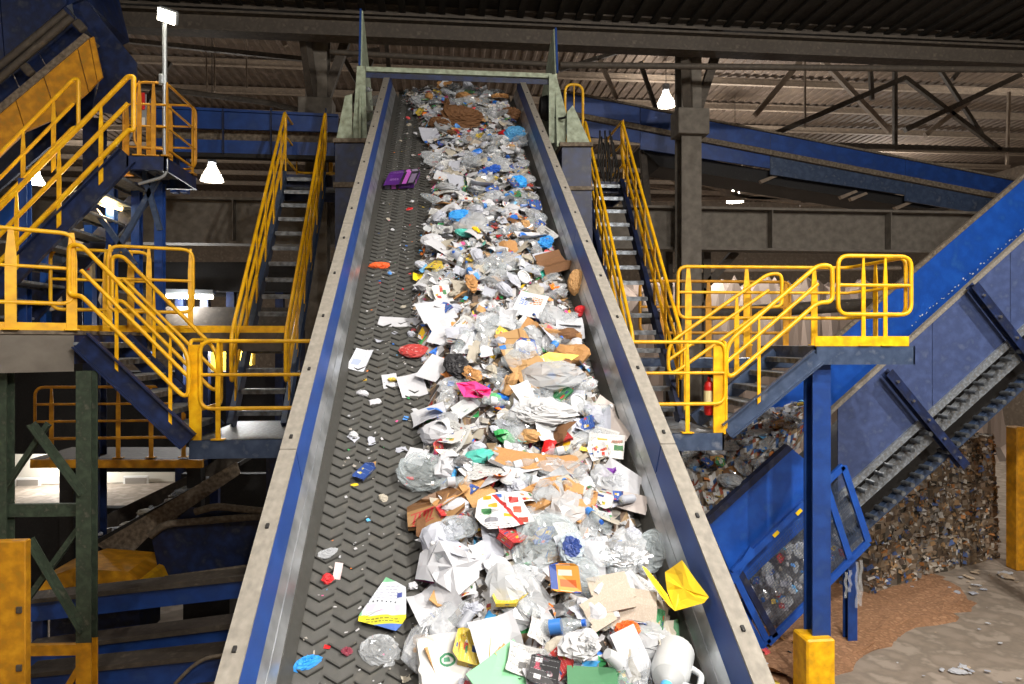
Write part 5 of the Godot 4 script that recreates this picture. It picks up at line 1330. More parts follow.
func build_trash():
	var rng := RandomNumberGenerator.new(); rng.seed = 2024
	# fine scraps packed between the larger pieces
	var m := MB.new(); m.tinted = true
	var white := [Color(0.5, 0.5, 0.51), Color(0.38, 0.39, 0.41), Color(0.32, 0.3, 0.27), Color(0.3, 0.21, 0.12), Color(0.13, 0.09, 0.06), Color(0.05, 0.045, 0.04), Color(0.52, 0.52, 0.53), Color(0.08, 0.07, 0.06)]  # dark browns paint shade into the gaps between the pieces
	var bright := [Color(0.03, 0.16, 0.6), Color(0.6, 0.02, 0.03), Color(0.04, 0.35, 0.1), Color(0.85, 0.55, 0.02), Color(0.8, 0.2, 0.02), Color(0.7, 0.1, 0.3), Color(0.02, 0.02, 0.02), Color(0.1, 0.4, 0.75)]
	var NU := 26
	var dt := 0.05
	var NT := int(9.6 / dt)
	var G := []
	for j in NT + 1:
		var t := 2.4 + j * dt
		var s := span(t)
		var row := []
		for i in NU + 1:
			var x := lerpf(s.x, s.y, i / float(NU)) + rng.randf_range(-0.015, 0.015)
			var h := heap(x, t) * 0.8 + (rng.randf_range(-0.02, 0.035) if i > 0 and i < NU else -0.005)
			row.append(cv(x, t + rng.randf_range(-0.015, 0.015), maxf(h, -0.01)))
		G.append(row)
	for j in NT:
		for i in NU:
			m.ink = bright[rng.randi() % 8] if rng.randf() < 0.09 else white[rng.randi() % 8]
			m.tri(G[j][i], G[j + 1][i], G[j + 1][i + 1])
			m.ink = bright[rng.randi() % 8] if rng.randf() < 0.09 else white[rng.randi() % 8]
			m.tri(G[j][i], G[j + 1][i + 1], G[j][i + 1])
	for k in 5200:
		var t := rng.randf_range(2.45, 11.9)
		var s := span(t)
		var x := lerpf(s.x, s.y, rng.randf())
		if k % 13 == 0: x = rng.randf_range(-0.86, s.x)
		var c := cv(x, t, heap(x, t) + (rng.randf_range(0.0, 0.03) if x > s.x else 0.013))
		var nv := (BB.y + Vector3(rng.randf_range(-1, 1), rng.randf_range(-1, 1), rng.randf_range(-1, 1)) * (0.8 if x > s.x else 0.15)).normalized()
		var fr := MB.frame(nv, Vector3(rng.randf_range(-1, 1), 0.2, rng.randf_range(-1, 1)).normalized())
		var a := rng.randf_range(0.008, 0.032) * (1.0 if x > s.x else 0.4); var b := a * rng.randf_range(0.25, 0.9)
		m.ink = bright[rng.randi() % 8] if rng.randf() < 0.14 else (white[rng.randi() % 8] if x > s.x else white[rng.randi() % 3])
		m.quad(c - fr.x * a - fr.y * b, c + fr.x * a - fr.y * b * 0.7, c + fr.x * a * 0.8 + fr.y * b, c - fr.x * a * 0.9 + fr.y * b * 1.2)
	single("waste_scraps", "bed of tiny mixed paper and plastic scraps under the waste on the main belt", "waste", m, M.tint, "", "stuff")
	# the countable pieces
	var mix := [["white_sheet", 105], ["torn_sheet", 270], ["white_wad", 160], ["napkin", 60], ["film", 215], ["bag", 40], ["news", 70], ["advert", 95], ["pack", 100], ["card", 60], ["grey_card", 36], ["kraft", 40], ["wrap_blue", 22], ["wrap_red", 20], ["wrap_green", 16], ["wrap_yellow", 14], ["wrap_orange", 16], ["wrap_pink", 12], ["wrap_purple", 10], ["wrap_black", 40], ["wrap_teal", 10], ["wrap_light_blue", 20], ["foil", 44], ["bottle0", 34], ["bottle1", 22], ["can", 16], ["cup", 26], ["lid", 16], ["tray", 16]]
	for k in mix:
		for i in k[1]:
			var t := rng.randf_range(2.5, 11.8)
			var s := span(t)
			var f := rng.randf()
			if k[0] in ["film", "bottle0", "bottle1"] and rng.randf() < 0.5: f = rng.randf_range(0.35, 1.0)
			var x := lerpf(s.x + 0.05, s.y - 0.06, f)
			place(k[0], x, t, rng, rng.randf_range(0.0, 0.045), "in the waste heap on the main belt")
	for i in 70:     # strays on the bare belt
		var t := rng.randf_range(4.2, 11.5) if i % 3 else rng.randf_range(2.6, 6.0)
		var s := span(t)
		var x := lerpf(s.x, -0.82, pow(rng.randf(), 2.2))
		var key: String = ["torn_sheet", "torn_sheet", "white_wad", "film", "wrap_red", "torn_sheet", "pack", "wrap_yellow", "napkin", "wrap_blue"][rng.randi() % 10]
		place(key, x, t, rng, 0.0, "lying alone on the bare belt", 0.5)
	build_heroes(rng)
	build_other_waste(rng)

func place(key: String, x: float, t: float, rng: RandomNumberGenerator, lift: float, where: String, scale_ := 1.0):
	var sc := scale_ * (0.42 + 0.62 * pow(rng.randf(), 1.6))
	if key.begins_with("bottle") or key in ["can", "cup"]: sc = maxf(sc, 0.8 * scale_)
	var tilt := 0.55 if scale_ == 1.0 else 0.12
	if key in ["film", "bag"]: tilt *= 0.6
	var b := BB * Basis(Vector3.UP, rng.randf() * TAU) * Basis(Vector3.RIGHT, rng.randf_range(-tilt, tilt)) * Basis(Vector3.BACK, rng.randf_range(-tilt, tilt))
	drop(key, Transform3D(b.scaled_local(Vector3(sc * rng.randf_range(0.85, 1.2), sc, sc)), cv(x, t, heap(x, t) + lift + 0.03 * sc)), rng, where)

# ---------------------------------------------------------------- waste: pieces that can be told apart in the photograph
func hero(called: String, label: String, category: String, at: Array, shape: String, mat_: Material, seed_: int, amp := 0.25, tilt := 0.0, thick := 0.05) -> Node3D:
	# at: pixel x, y, width, height, turn in degrees, lift over the heap
	var g := on_belt(at[0], at[1])
	var lift: float = heap(g.x, -g.z) * 1.1 + at[5]
	var c := on_belt(at[0], at[1], lift)
	var depth := (c - CAM).dot(Vector3(sin(YAW), 0, -cos(YAW)))
	var w: float = at[2] * depth / FOC
	var slope := asin(clampf(absf((c - CAM).normalized().dot(BB.y)), 0.05, 1.0))
	var d: float = at[3] * depth / FOC / sin(minf(slope + tilt, PI / 2))
	if shape == "wad": d = w * clampf(1.15 * at[3] / at[2], 0.45, 1.4)
	var m: MB
	match shape:
		"sheet": m = sheet(seed_, w, d, 9, 4, amp, amp * 0.8)
		"torn": m = sheet(seed_, w, d, 9, 4, amp, amp * 0.6, 0.06)
		"wad": m = wad(seed_, Vector3(w / 2, minf(thick, w * 0.4), d / 2), amp, 28, 18)
		"carton": m = carton(seed_, w, d, thick)
		"board": m = board(seed_, w, d, 0.008, 3, amp)
		"sack":      # flattened paper sack: two creased layers joined at the rim
			m = sheet(seed_, w, d, 10, 5, amp, -amp)
			var u := sheet(seed_ + 1, w * 0.96, d * 0.94, 8, 4, amp * 0.7, amp * 0.3, 0.03)
			for i in u.v.size():
				m.v.append(u.v[i] + Vector3(0, thick, 0)); m.n.append(u.n[i]); m.uv.append(u.uv[i]); m.col.append(u.col[i])
	var o := MeshInstance3D.new()
	o.name = numbered(self, called)
	o.mesh = m.mesh(); o.material_override = mat_
	add_child(o)
	o.transform = Transform3D(BB * Basis(Vector3.UP, deg_to_rad(at[4])) * Basis(Vector3.RIGHT, tilt), c)
	tag(o, label, category)
	return o

func hero_poly(called: String, label: String, category: String, pts: Array, mat_: Material, seed_: int, rough := 0.012, base := 0.1, thick := 0.0) -> Node3D:
	# a creased sheet whose corners are given as pixel x, y and (optional) lift over the heap
	var rng := RandomNumberGenerator.new(); rng.seed = seed_
	var lo: Vector2; var hi: Vector2
	var ring := []
	var n := pts.size()
	var mid := Vector3.ZERO
	for i in n:
		var a: Array = pts[i]; var b: Array = pts[(i + 1) % n]
		var la: float = a[2] if a.size() > 2 else base
		var lb: float = b[2] if b.size() > 2 else base
		ring.append(Vector3(a[0], a[1], la))
		ring.append(Vector3((a[0] + b[0]) / 2.0 + rng.randf_range(-0.6, 0.6), (a[1] + b[1]) / 2.0 + rng.randf_range(-0.6, 0.6), (la + lb) / 2.0 + rng.randf_range(-rough, rough)))
		mid += Vector3(a[0], a[1], la) / n
	var inner := []
	for p in ring: inner.append(mid.lerp(p, rng.randf_range(0.4, 0.62)) + Vector3(0, 0, rng.randf_range(-rough, rough) * 1.6))
	mid.z += rough
	var m := MB.new()
	var at := func(p: Vector3): return on_belt(p.x, p.y, p.z)
	lo = Vector2(9999, 9999); hi = -lo
	for p in ring:      # print lies along the sheet itself, in the plane of the belt
		var g: Vector3 = BB.inverse() * at.call(p)
		lo = lo.min(Vector2(g.x, g.z)); hi = hi.max(Vector2(g.x, g.z))
	var U := func(p: Vector3):
		var g: Vector3 = BB.inverse() * at.call(p)
		return (Vector2(g.x, g.z) - lo) / (hi - lo)
	for s in (2 if thick > 0 else 1):
		var e := BB.y * -thick * s
		for i in ring.size():
			var j := (i + 1) % ring.size()
			m.tri(at.call(ring[i]) + e, at.call(ring[j]) + e, at.call(inner[j]) + e, U.call(ring[i]), U.call(ring[j]), U.call(inner[j]))
			m.tri(at.call(ring[i]) + e, at.call(inner[j]) + e, at.call(inner[i]) + e, U.call(ring[i]), U.call(inner[j]), U.call(inner[i]))
			m.tri(at.call(inner[i]) + e, at.call(inner[j]) + e, at.call(mid) + e, U.call(inner[i]), U.call(inner[j]), U.call(mid))
			if thick > 0 and s == 1: m.quad(at.call(ring[i]), at.call(ring[j]), at.call(ring[j]) + e, at.call(ring[i]) + e)
	return single(called, label, category, m, mat_)

func blank(c: Color) -> Image:
	var im := Image.create(128, 128, false, Image.FORMAT_RGB8); im.fill(c); return im
func stroke(im: Image, a: Vector2, b: Vector2, w: int, c: Color):
	var n := int(a.distance_to(b)) + 1
	for i in n:
		var p := a.lerp(b, float(i) / n)
		im.fill_rect(Rect2i(int(p.x), int(p.y), w, w), c)
func words(im: Image, r: Rect2i, step: int, c: Color, seed_: int, h := 2):
	var rng := RandomNumberGenerator.new(); rng.seed = seed_
	var y := r.position.y
	while y < r.end.y:
		var x := r.position.x
		while x < r.end.x:
			var w := rng.randi_range(4, 12)
			im.fill_rect(Rect2i(x, y, mini(w, r.end.x - x), h), c); x += w + 3
		y += step

func build_heroes(rng: RandomNumberGenerator):
	var im: Image
	var K := func(s: String): return flat(Color(s), 0.6)
	# --- large pieces near the viewer
	im = blank(Color("a9804f")); im.fill_rect(Rect2i(0, 0, 128, 60), Color("7a5430"))
	stroke(im, Vector2(10, 74), Vector2(60, 66), 3, Color("c02c34")); stroke(im, Vector2(8, 104), Vector2(58, 94), 3, Color("c02c34"))
	for i in 5: stroke(im, Vector2(14 + i * 9, 96 - i * 2), Vector2(20 + i * 9, 76 - i * 2), 3, Color("c02c34"))
	hero_poly("paper_sack", "flattened brown paper sack with red script print at the heap edge", "paper bag", [[407, 507, 0.06], [421, 499], [451, 486, 0.13], [465, 494, 0.16], [465, 505, 0.18], [442, 525, 0.15], [408, 527, 0.06]], printed(im), 11, 0.02, 0.12, 0.03)
	hero_poly("corrugated_card", "small tan corrugated card sheet behind the printed flyer", "cardboard", [[458, 485], [467, 475], [486, 481], [496, 491], [475, 511]], M.card, 12, 0.004, 0.16, 0.008)
	im = blank(Color("eeede9"))
	for q in [[20, 16, 18, 14, "e8a818"], [48, 10, 14, 12, "2c58a8"], [76, 24, 22, 16, "b83028"], [30, 44, 20, 14, "d8b430"], [14, 66, 22, 12, "4a8a54"], [84, 56, 18, 18, "d05a3a"], [62, 80, 24, 12, "e8b020"], [20, 94, 30, 14, "8a8a90"], [94, 90, 20, 20, "b04430"]]: im.fill_rect(Rect2i(q[0], q[1], q[2], q[3]), Color(q[4]))
	for i in 9: stroke(im, Vector2(40 + i, 12), Vector2(96 + i, 118), 2, Color("c02a26"))
	words(im, Rect2i(8, 112, 70, 12), 5, Color("77777c"), 3)
	hero_poly("advert_flyer", "white advert flyer with a red diagonal banner and food pictures", "flyer", [[478, 500], [490, 494], [505, 491], [521, 498], [535, 521], [512, 527], [488, 529], [475, 517]], printed(im), 13, 0.012, 0.23)
	hero_poly("kraft_sack", "large crumpled brown kraft sack in the middle of the heap", "paper bag", [[519, 491, 0.18], [540, 479], [561, 475], [576, 482], [598, 492, 0.16], [596, 503, 0.16], [580, 523, 0.16], [560, 512], [530, 513, 0.18]], M.kraft, 14, 0.035, 0.2, 0.02)
	hero("kraft_flap", "torn brown kraft strip lying above the large crumpled sack", "paper", [535, 462, 84, 16, -10, 0.05], "torn", M.kraft, 15, 0.25, 0.1)
	hero_poly("folded_paper", "large folded white paper sheet standing open near the belt's bare side", "paper", [[427, 566, 0.12], [439, 540, 0.22], [450, 544, 0.2], [481, 559, 0.18], [479, 578, 0.17], [457, 597, 0.16], [436, 582, 0.14]], M.paper_a, 16, 0.015, 0.18)
	hero_poly("folded_paper", "back leaf of paper turned away beside the large folded white sheet", "paper", [[420, 553, 0.1], [438, 540, 0.21], [427, 567, 0.11], [434, 582, 0.13], [415, 579, 0.04]], M.paper_a, 17, 0.004, 0.1)
	hero_poly("magenta_card", "small dark magenta card peeking from under the folded sheet", "card", [[415, 580, 0.03], [427, 569, 0.06], [436, 584, 0.08]], K.call("8e3560"), 18, 0.002, 0.05)
	im = blank(Color("dfe3e6"))
	im.fill_rect(Rect2i(0, 0, 128, 12), Color("7cc090")); im.fill_rect(Rect2i(0, 0, 8, 128), Color("8ac89c")); im.fill_rect(Rect2i(0, 92, 128, 20), Color("e8dc2e")); im.fill_rect(Rect2i(0, 112, 128, 16), Color("4a74c8")); im.fill_rect(Rect2i(18, 66, 96, 18), Color("e6d3e0"))
	words(im, Rect2i(20, 22, 84, 30), 7, Color("a8a8b8"), 5); words(im, Rect2i(20, 98, 90, 8), 6, Color("88852a"), 6, 3)
	for i in 6: im.fill_rect(Rect2i(34 + i * 12, 58, 4, 4), Color("2a2a34"))
	im.fill_rect(Rect2i(14, 50, 10, 12), Color("43435c")); im.fill_rect(Rect2i(100, 38, 14, 12), Color("4f5aa0"))
	hero_poly("info_leaflet", "white leaflet with green, yellow and blue bands on the bare belt", "leaflet", [[386, 577], [406, 587], [406, 618], [396, 631], [358, 621], [359, 615]], printed(im), 19, 0.008, 0.04)
	hero("film_square", "square of crinkled clear film below the banded leaflet", "plastic film", [382, 651, 38, 30, 0, 0.01], "wad", M.film_a, 20, 0.3, 0.0, 0.03)
	hero("cardboard_square", "small square of plain tan cardboard beside the film square", "cardboard", [421, 643, 16, 16, 4, 0.03], "board", M.card, 21, 0.002, 0.2)
	hero("film_scrap", "shred of white tissue on the bare belt near the banded leaflet", "tissue", [329, 552, 20, 10, 0, 0.012], "wad", M.film_c, 22, 0.4, 0.0, 0.012)
	im = blank(Color("e9e7df"))
	for a in 60:
		var p := Vector2(64, 64) + Vector2(cos(a * TAU / 60.0), sin(a * TAU / 60.0)) * 16
		im.fill_rect(Rect2i(int(p.x), int(p.y), 5, 5), Color("2c8a5a"))
	im.fill_rect(Rect2i(58, 58, 14, 12), Color("55a57a"))
	hero("coffee_bag", "crumpled off-white bag with a round green emblem near the green sheet", "paper bag", [446, 662, 56, 50, 6, 0.05], "sack", printed(im), 23, 0.14, 0.3, 0.04)
	for q in [[505, 676, 62, 46, 36, "green paper sheet with pointed corner beside the off-white bag"], [592, 681, 50, 26, -5, "dark green paper sheet under the white plastic bag"], [672, 640, 34, 34, 10, "dark green paper sheet below the yellow folder"]]:
		hero("green_paper", q[5], "paper", [q[0], q[1], q[2], q[3], q[4], 0.085 if q[0] < 520 else 0.03], "sheet", K.call("7fc592") if q[0] < 520 else K.call("2f6f44"), 24 + q[0], 0.06, 0.25)
	hero_poly("yellow_folder", "bright yellow folded card folder at the bale-side edge of the heap", "folder", [[665, 572, 0.2], [682, 560, 0.32], [709, 597, 0.36], [704, 603, 0.34], [675, 611, 0.22], [667, 590, 0.2]], K.call("f0c91e"), 31, 0.006, 0.15)
	hero_poly("yellow_folder_leaf", "narrow front leaf of folded bright yellow card beside the yellow folder", "folder", [[642, 566, 0.24], [647, 569, 0.23], [667, 594, 0.2], [675, 611, 0.22], [669, 606, 0.22], [652, 583, 0.23]], K.call("e3b916"), 32, 0.003, 0.12)
	hero("cream_scrap", "limp cream scrap hanging below the yellow folder", "scrap", [690, 622, 14, 26, 0, 0.03], "torn", M.paper_c, 33, 0.3, 0.2)
	for i in 5:
		var q: Array = [[612, 592, 44, 34, 10], [634, 604, 46, 30, -14], [598, 612, 30, 28, 30], [652, 612, 34, 26, -20], [622, 618, 44, 16, 4]][i]
		hero("moulded_board", "torn layered grey-beige board piece stacked near the yellow folder", "cardboard", [q[0], q[1], q[2], q[3], q[4], 0.12 - 0.014 * i], "board", M.grey_card, 34 + i, 0.012, 0.25).set_meta("group", "layered grey-beige board pieces")
	# jug
	var jc := on_belt(672, 666, 0.17)
	var jug := thing("plastic_jug", "white translucent plastic jug lying at the near edge of the heap", "jug", jc)
	jug.basis = BB * Basis(Vector3.UP, -0.5) * Basis(Vector3.RIGHT, 1.2)
	var jm := MB.new(); jm.lathe(Transform3D(), [Vector2(0, -0.13), Vector2(0.07, -0.13), Vector2(0.085, -0.11), Vector2(0.085, 0.05), Vector2(0.07, 0.1), Vector2(0.03, 0.135), Vector2(0.022, 0.14), Vector2(0.022, 0.16)], 22)
	var jp := MeshInstance3D.new(); jp.name = "body"; jp.mesh = jm.mesh(); jp.material_override = clear(Color("c6cacb"), 0.85, 0.25); jug.add_child(jp)
	jm = MB.new(); jm.lathe(Transform3D(), [Vector2(0.027, 0.15), Vector2(0.027, 0.18), Vector2(0, 0.18)], 14)
	jp = MeshInstance3D.new(); jp.name = "cap"; jp.mesh = jm.mesh(); jp.material_override = K.call("4aa0d8"); jug.add_child(jp)
	jm = MB.new(); jm.tube(MB.fillet([Vector3(0.06, 0.1, 0), Vector3(0.13, 0.09, 0), Vector3(0.13, -0.02, 0), Vector3(0.08, -0.04, 0)], 0.04), 0.014)
	jp = MeshInstance3D.new(); jp.name = "handle"; jp.mesh = jm.mesh(); jp.material_override = M.white_plastic; jug.add_child(jp)
	hero("shopping_bag", "big crumpled white shopping bag before the layered board pieces", "plastic bag", [588, 646, 66, 50, -20, 0.1], "wad", clear(Color("c4c6c8"), 0.85, 0.25), 41, 0.4, 0.2, 0.07)
	hero("paper_slab", "stiff white paper sheet leaning on the big shopping bag", "paper", [632, 650, 30, 42, 24, 0.13], "sheet", M.paper_a, 42, 0.06, 0.5)
	hero("paper_crumple", "large creased white paper bundle beside the green sheet", "paper", [497, 640, 50, 46, 18, 0.1], "sheet", M.paper_a, 43, 0.35, 0.35)
	hero("paper_crumple", "creased white printed bundle beside the large paper bundle", "paper", [470, 610, 44, 34, -18, 0.08], "wad", M.paper_b, 44, 0.4, 0.0, 0.05)
	hero("orange_lump", "crushed orange plastic lump below the layered board pieces", "wrapper", [628, 628, 20, 13, 0, 0.12], "wad", K.call("e8611c"), 45, 0.4, 0.0, 0.03)
	im = blank(Color("e7a13a")); im.fill_rect(Rect2i(0, 0, 30, 128), Color("2d4f9e")); im.fill_rect(Rect2i(36, 20, 60, 30), Color("f3ead6")); im.fill_rect(Rect2i(40, 70, 70, 40), Color("d8641e"))
	hero("snack_box", "orange and blue snack box beside a clear bottle", "carton", [562, 580, 28, 22, -8, 0.1], "carton", printed(im), 46, 0.2, 0.35, 0.03)
	hero("checkered_pack", "black and white checkered packet behind the dark green sheet", "packet", [543, 672, 30, 22, -20, 0.07], "carton", print_mat(47, Color("2a2a2c"), [Color("e8e8e6"), Color("55555a"), Color("b0304a")], Color("e0e0de"), 7, 4), 47, 0.2, 0.2, 0.02)
	im = blank(Color("b6c2c8")); im.fill_rect(Rect2i(40, 60, 60, 40), Color("e8e8ea")); im.fill_rect(Rect2i(50, 74, 30, 8), Color("cf3038")); im.fill_rect(Rect2i(0, 0, 128, 30), Color("24428a"))
	hero("printed_pouch", "glossy pouch with dark blue top beside the crushed bottles", "pouch", [572, 548, 30, 30, -10, 0.1], "wad", printed(im), 48, 0.3, 0.3, 0.04)
	for q in [[587, 578, 26, 34, "crushed clear water bottle below the glossy pouch"], [540, 545, 54, 40, "large crushed clear container beside the flyer"], [598, 520, 30, 30, "crushed clear cup below the kraft sack"], [652, 552, 48, 34, "clear domed food container at the bale side of the heap"], [455, 530, 44, 30, "clear crinkled tray below the brown paper sack"], [425, 470, 40, 30, "crumpled clear film beside the small white note"]]:
		hero("clear_container", q[4], "container", [q[0], q[1], q[2], q[3], 15, 0.07], "wad", M.pet if q[0] != 455 else M.film_b, 50 + q[0], 0.32, 0.1, 0.055)
	hero("foil_strip", "long crumpled silver film strip beside the clear domed container", "film", [622, 556, 72, 16, -18, 0.09], "wad", M.foil, 57, 0.35, 0.1, 0.03)
	hero("note", "small white square note on the bare belt by the brown paper sack", "paper", [416, 456, 20, 16, -18, 0.02], "sheet", M.paper_a, 58, 0.05, 0.1)
	hero("note", "white slip with dark print hanging below the flyer", "paper", [494, 543, 22, 34, 6, 0.06], "sheet", M.paper_b, 59, 0.05, 0.3)
	hero("tub", "round white tub lid lying behind the flyer", "lid", [512, 478, 28, 20, 0, 0.08], "wad", M.white_plastic, 60, 0.08, 0.0, 0.02)
	# --- middle of the belt
	im = blank(Color("c39a66")); im.fill_rect(Rect2i(0, 26, 128, 2), Color("9a7444")); im.fill_rect(Rect2i(0, 84, 128, 2), Color("9a7444")); im.fill_rect(Rect2i(20, 44, 34, 26), Color("d8c3a0")); im.fill_rect(Rect2i(56, 0, 4, 26), Color("8a6438"))
	hero_poly("cardboard_box_flat", "large flattened tan cardboard box lying across the middle of the heap", "cardboard", [[494, 335], [523, 327], [536, 352], [560, 380], [539, 388], [523, 386], [510, 368]], printed(im), 70, 0.008, 0.22, 0.01)
	hero_poly("yellow_paper", "pale yellow paper sheet beside the flattened cardboard box", "paper", [[538, 357], [549, 352], [580, 355], [555, 370]], K.call("efcf62"), 71, 0.015, 0.18)
	hero_poly("pink_paper", "crumpled magenta pink paper below the black wrapper", "paper", [[456, 383], [475, 381], [491, 389], [490, 399], [464, 397]], K.call("e43c86"), 72, 0.03, 0.2)
	im = blank(Color("c8423c"))
	for i in 60: im.fill_rect(Rect2i((i * 37) % 120, (i * 53) % 120, 7, 6), [Color("d86a62"), Color("a52a28"), Color("e0a8a0")][i % 3])
	hero("meat_tray", "red film wrapped food tray at the heap's bare side", "tray", [412, 351, 40, 22, -4, 0.04], "wad", printed(im), 73, 0.2, 0.1, 0.035)
	hero("black_plastic", "crumpled black plastic beside the brown lump", "plastic", [456, 366, 26, 38, 8, 0.08], "wad", K.call("202024"), 74, 0.4, 0.1, 0.05)
	hero("brown_lump", "crumpled brown paper lump beside the black plastic", "paper", [472, 372, 20, 26, 0, 0.1], "wad", M.kraft, 75, 0.4, 0.1, 0.04)
	hero("brown_bag", "standing crumpled brown paper bag among white papers", "paper bag", [472, 283, 26, 30, 10, 0.12], "wad", M.kraft, 76, 0.35, 0.3, 0.06)
	hero("brown_card_fold", "folded brown cardboard by the bale-side wall of the belt", "cardboard", [553, 262, 34, 20, 30, 0.12], "board", M.brown_dark, 77, 0.04, 0.4)
	hero("brown_card_fold", "open brown cardboard carton corner near the pale yellow sheet", "cardboard", [562, 340, 38, 20, -14, 0.08], "board", M.kraft, 78, 0.05, 0.3)
	hero("tan_tub", "tan paper tub standing by the bale-side wall of the belt", "tub", [578, 283, 20, 30, 0, 0.14], "wad", M.card, 79, 0.15, 0.5, 0.07)
	hero("white_bag", "long white plastic bag draped below the flattened cardboard box", "plastic bag", [540, 412, 84, 34, -10, 0.1], "wad", clear(Color("c4c6c8"), 0.88, 0.3), 80, 0.38, 0.15, 0.06)
	hero("white_bag_end", "folded white plastic bag end below the long white bag", "plastic bag", [552, 428, 34, 26, 10, 0.11], "sheet", M.white_plastic, 81, 0.3, 0.3)
	for q in [[360, 360, 18, 22, -14, "white letter with faint print near the lamp-side wall of the belt"], [390, 381, 15, 16, 10, "small crumpled white slip on the bare belt"], [412, 386, 26, 22, 14, "white paper with blue edge below the red tray"], [434, 368, 24, 24, -30, "curved white paper beside the black plastic"], [400, 323, 44, 14, -6, "flat white newspaper strip reaching over the bare belt"], [436, 312, 36, 20, 20, "pale crinkled film sheet among white papers"], [448, 332, 34, 22, -20, "square white sheet above the red tray"], [414, 455, 1, 1, 0, ""]]:
		if q[5]: hero("loose_paper", q[5], "paper", [q[0], q[1], q[2], q[3], q[4], 0.02 if q[0] < 420 else 0.07], "sheet", printed_letter() if q[0] < 380 else M.paper_a, 90 + q[0], 0.12, 0.15)
	im = blank(Color("ecebe8")); words(im, Rect2i(60, 20, 50, 40), 10, Color("e07a3a"), 2, 6); words(im, Rect2i(14, 30, 40, 40), 9, Color("4a74d0"), 4, 5)
	hero("leaflet", "white leaflet with orange and blue lettering above the cardboard box", "leaflet", [530, 305, 30, 24, -24, 0.1], "sheet", printed(im), 92, 0.1, 0.3)
	hero("leaflet", "magazine page with green corner by the bale-side wall of the belt", "magazine", [606, 446, 36, 22, -14, 0.08], "sheet", print_mat(93, Color("e8e4dc"), [Color("3f7a48"), Color("c8b43a"), Color("b07a6a")], Color("908c88"), 4, 6), 93, 0.1, 0.25)
	hero("grey_leaf", "curled grey paper leaf by the bale-side wall below the magazine page", "paper", [624, 500, 48, 18, -24, 0.06], "sheet", K.call("a8a09c"), 94, 0.12, 0.2)
	hero("grey_leaf", "stack of limp grey leaves by the bale-side wall above the magazine page", "paper", [612, 424, 50, 40, -34, 0.07], "sheet", K.call("b3aaa4"), 95, 0.2, 0.2)
	hero("white_sheet_curl", "curled white sheet by the bale-side wall above the brown carton corner", "paper", [570, 326, 28, 20, 0, 0.1], "sheet", M.paper_a, 96, 0.3, 0.3)
	hero("red_scrap", "bright red scrap by the bale-side wall near the tan tub", "scrap", [582, 312, 14, 8, 0, 0.08], "wad", K.call("c92028"), 97, 0.3, 0.1, 0.03)
	hero("yellow_scrap", "small bright yellow scrap beside a white slip on the bare belt", "scrap", [419, 277, 12, 7, 0, 0.02], "sheet", K.call("f0d41c"), 98, 0.2, 0.1)
	hero("orange_scrap", "orange and white wrapper on the bare belt", "wrapper", [380, 266, 20, 8, -6, 0.015], "wad", K.call("e0622c"), 99, 0.4, 0.0, 0.02)
	# --- far end
	im = blank(Color("5c2480")); im.fill_rect(Rect2i(64, 0, 64, 128), Color("2c2a30")); im.fill_rect(Rect2i(76, 0, 18, 128), Color("c862c8")); im.fill_rect(Rect2i(100, 20, 22, 90), Color("8a7a94")); words(im, Rect2i(18, 54, 36, 20), 8, Color("b48ac8"), 2, 4)
	hero("purple_box", "flattened purple carton with pink stripes near the lamp-side wall", "carton", [405, 184, 33, 11, 2, 0.03], "carton", printed(im), 110, 0.2, 0.15, 0.05)
	for q in [[463, 117, 30, 20, "brown_dark", "large crumpled brown paper lump near the conveyor head"], [440, 122, 16, 12, "brown_dark", "small dark brown lump beside the large brown lump"], [446, 103, 12, 14, "brown_dark", "upright brown scrap near the conveyor head"], [513, 115, 18, 12, "brown_dark", "brown lump by the bale-side wall near the conveyor head"], [453, 132, 18, 10, "brown_dark", "brown paper roll below the large brown lump"], [500, 97, 24, 7, "kraft", "curved tan card at the conveyor head"]]:
		hero("brown_scrap", q[5], "paper", [q[0], q[1], q[2], q[3], 0, 0.1], "wad", M[q[4]], 111 + q[0], 0.4, 0.2, 0.07)
	for q in [[461, 215, 22, 12, "2a8fd8", "long light blue film strip in the heap's middle"], [493, 170, 20, 12, "1b52b0", "deep blue crumpled bag near the far end"], [519, 181, 10, 9, "2a9ae8", "sky blue scrap beside the deep blue bag"], [545, 243, 26, 14, "2a8ad4", "bright blue curved lid by the bale-side wall"], [514, 135, 16, 12, "4a90c0", "blue film bag near the conveyor head"], [508, 157, 14, 8, "2258a8", "dark blue wrapper behind the deep blue bag"], [307, 660, 30, 9, "1c8ad8", "twisted bright blue wrapper on the bare belt"], [426, 142, 10, 6, "2c66c0", "tiny blue scrap at the heap's far side"]]:
		hero("blue_scrap", q[5], "wrapper", [q[0], q[1], q[2], q[3], 30, 0.1 if q[0] > 420 else 0.012], "wad", K.call(q[4]), 130 + q[0], 0.4, 0.2, 0.05 if q[0] > 420 else 0.015)
	hero("red_wrapper", "crushed red wrapper with white flap on the bare belt", "wrapper", [331, 578, 16, 14, 10, 0.015], "wad", K.call("c81e24"), 150, 0.5, 0.2, 0.025)
	hero("red_wrapper_flap", "small white flap of packaging stuck to the crushed red wrapper", "wrapper", [338, 571, 8, 16, -10, 0.03], "sheet", K.call("ecd8d8"), 151, 0.2, 0.6)
	hero("dark_wrapper", "tiny dark red and blue wrapper on the bare belt near the blue one", "wrapper", [347, 651, 12, 10, 20, 0.012], "wad", K.call("7a2438"), 152, 0.5, 0.1, 0.015)
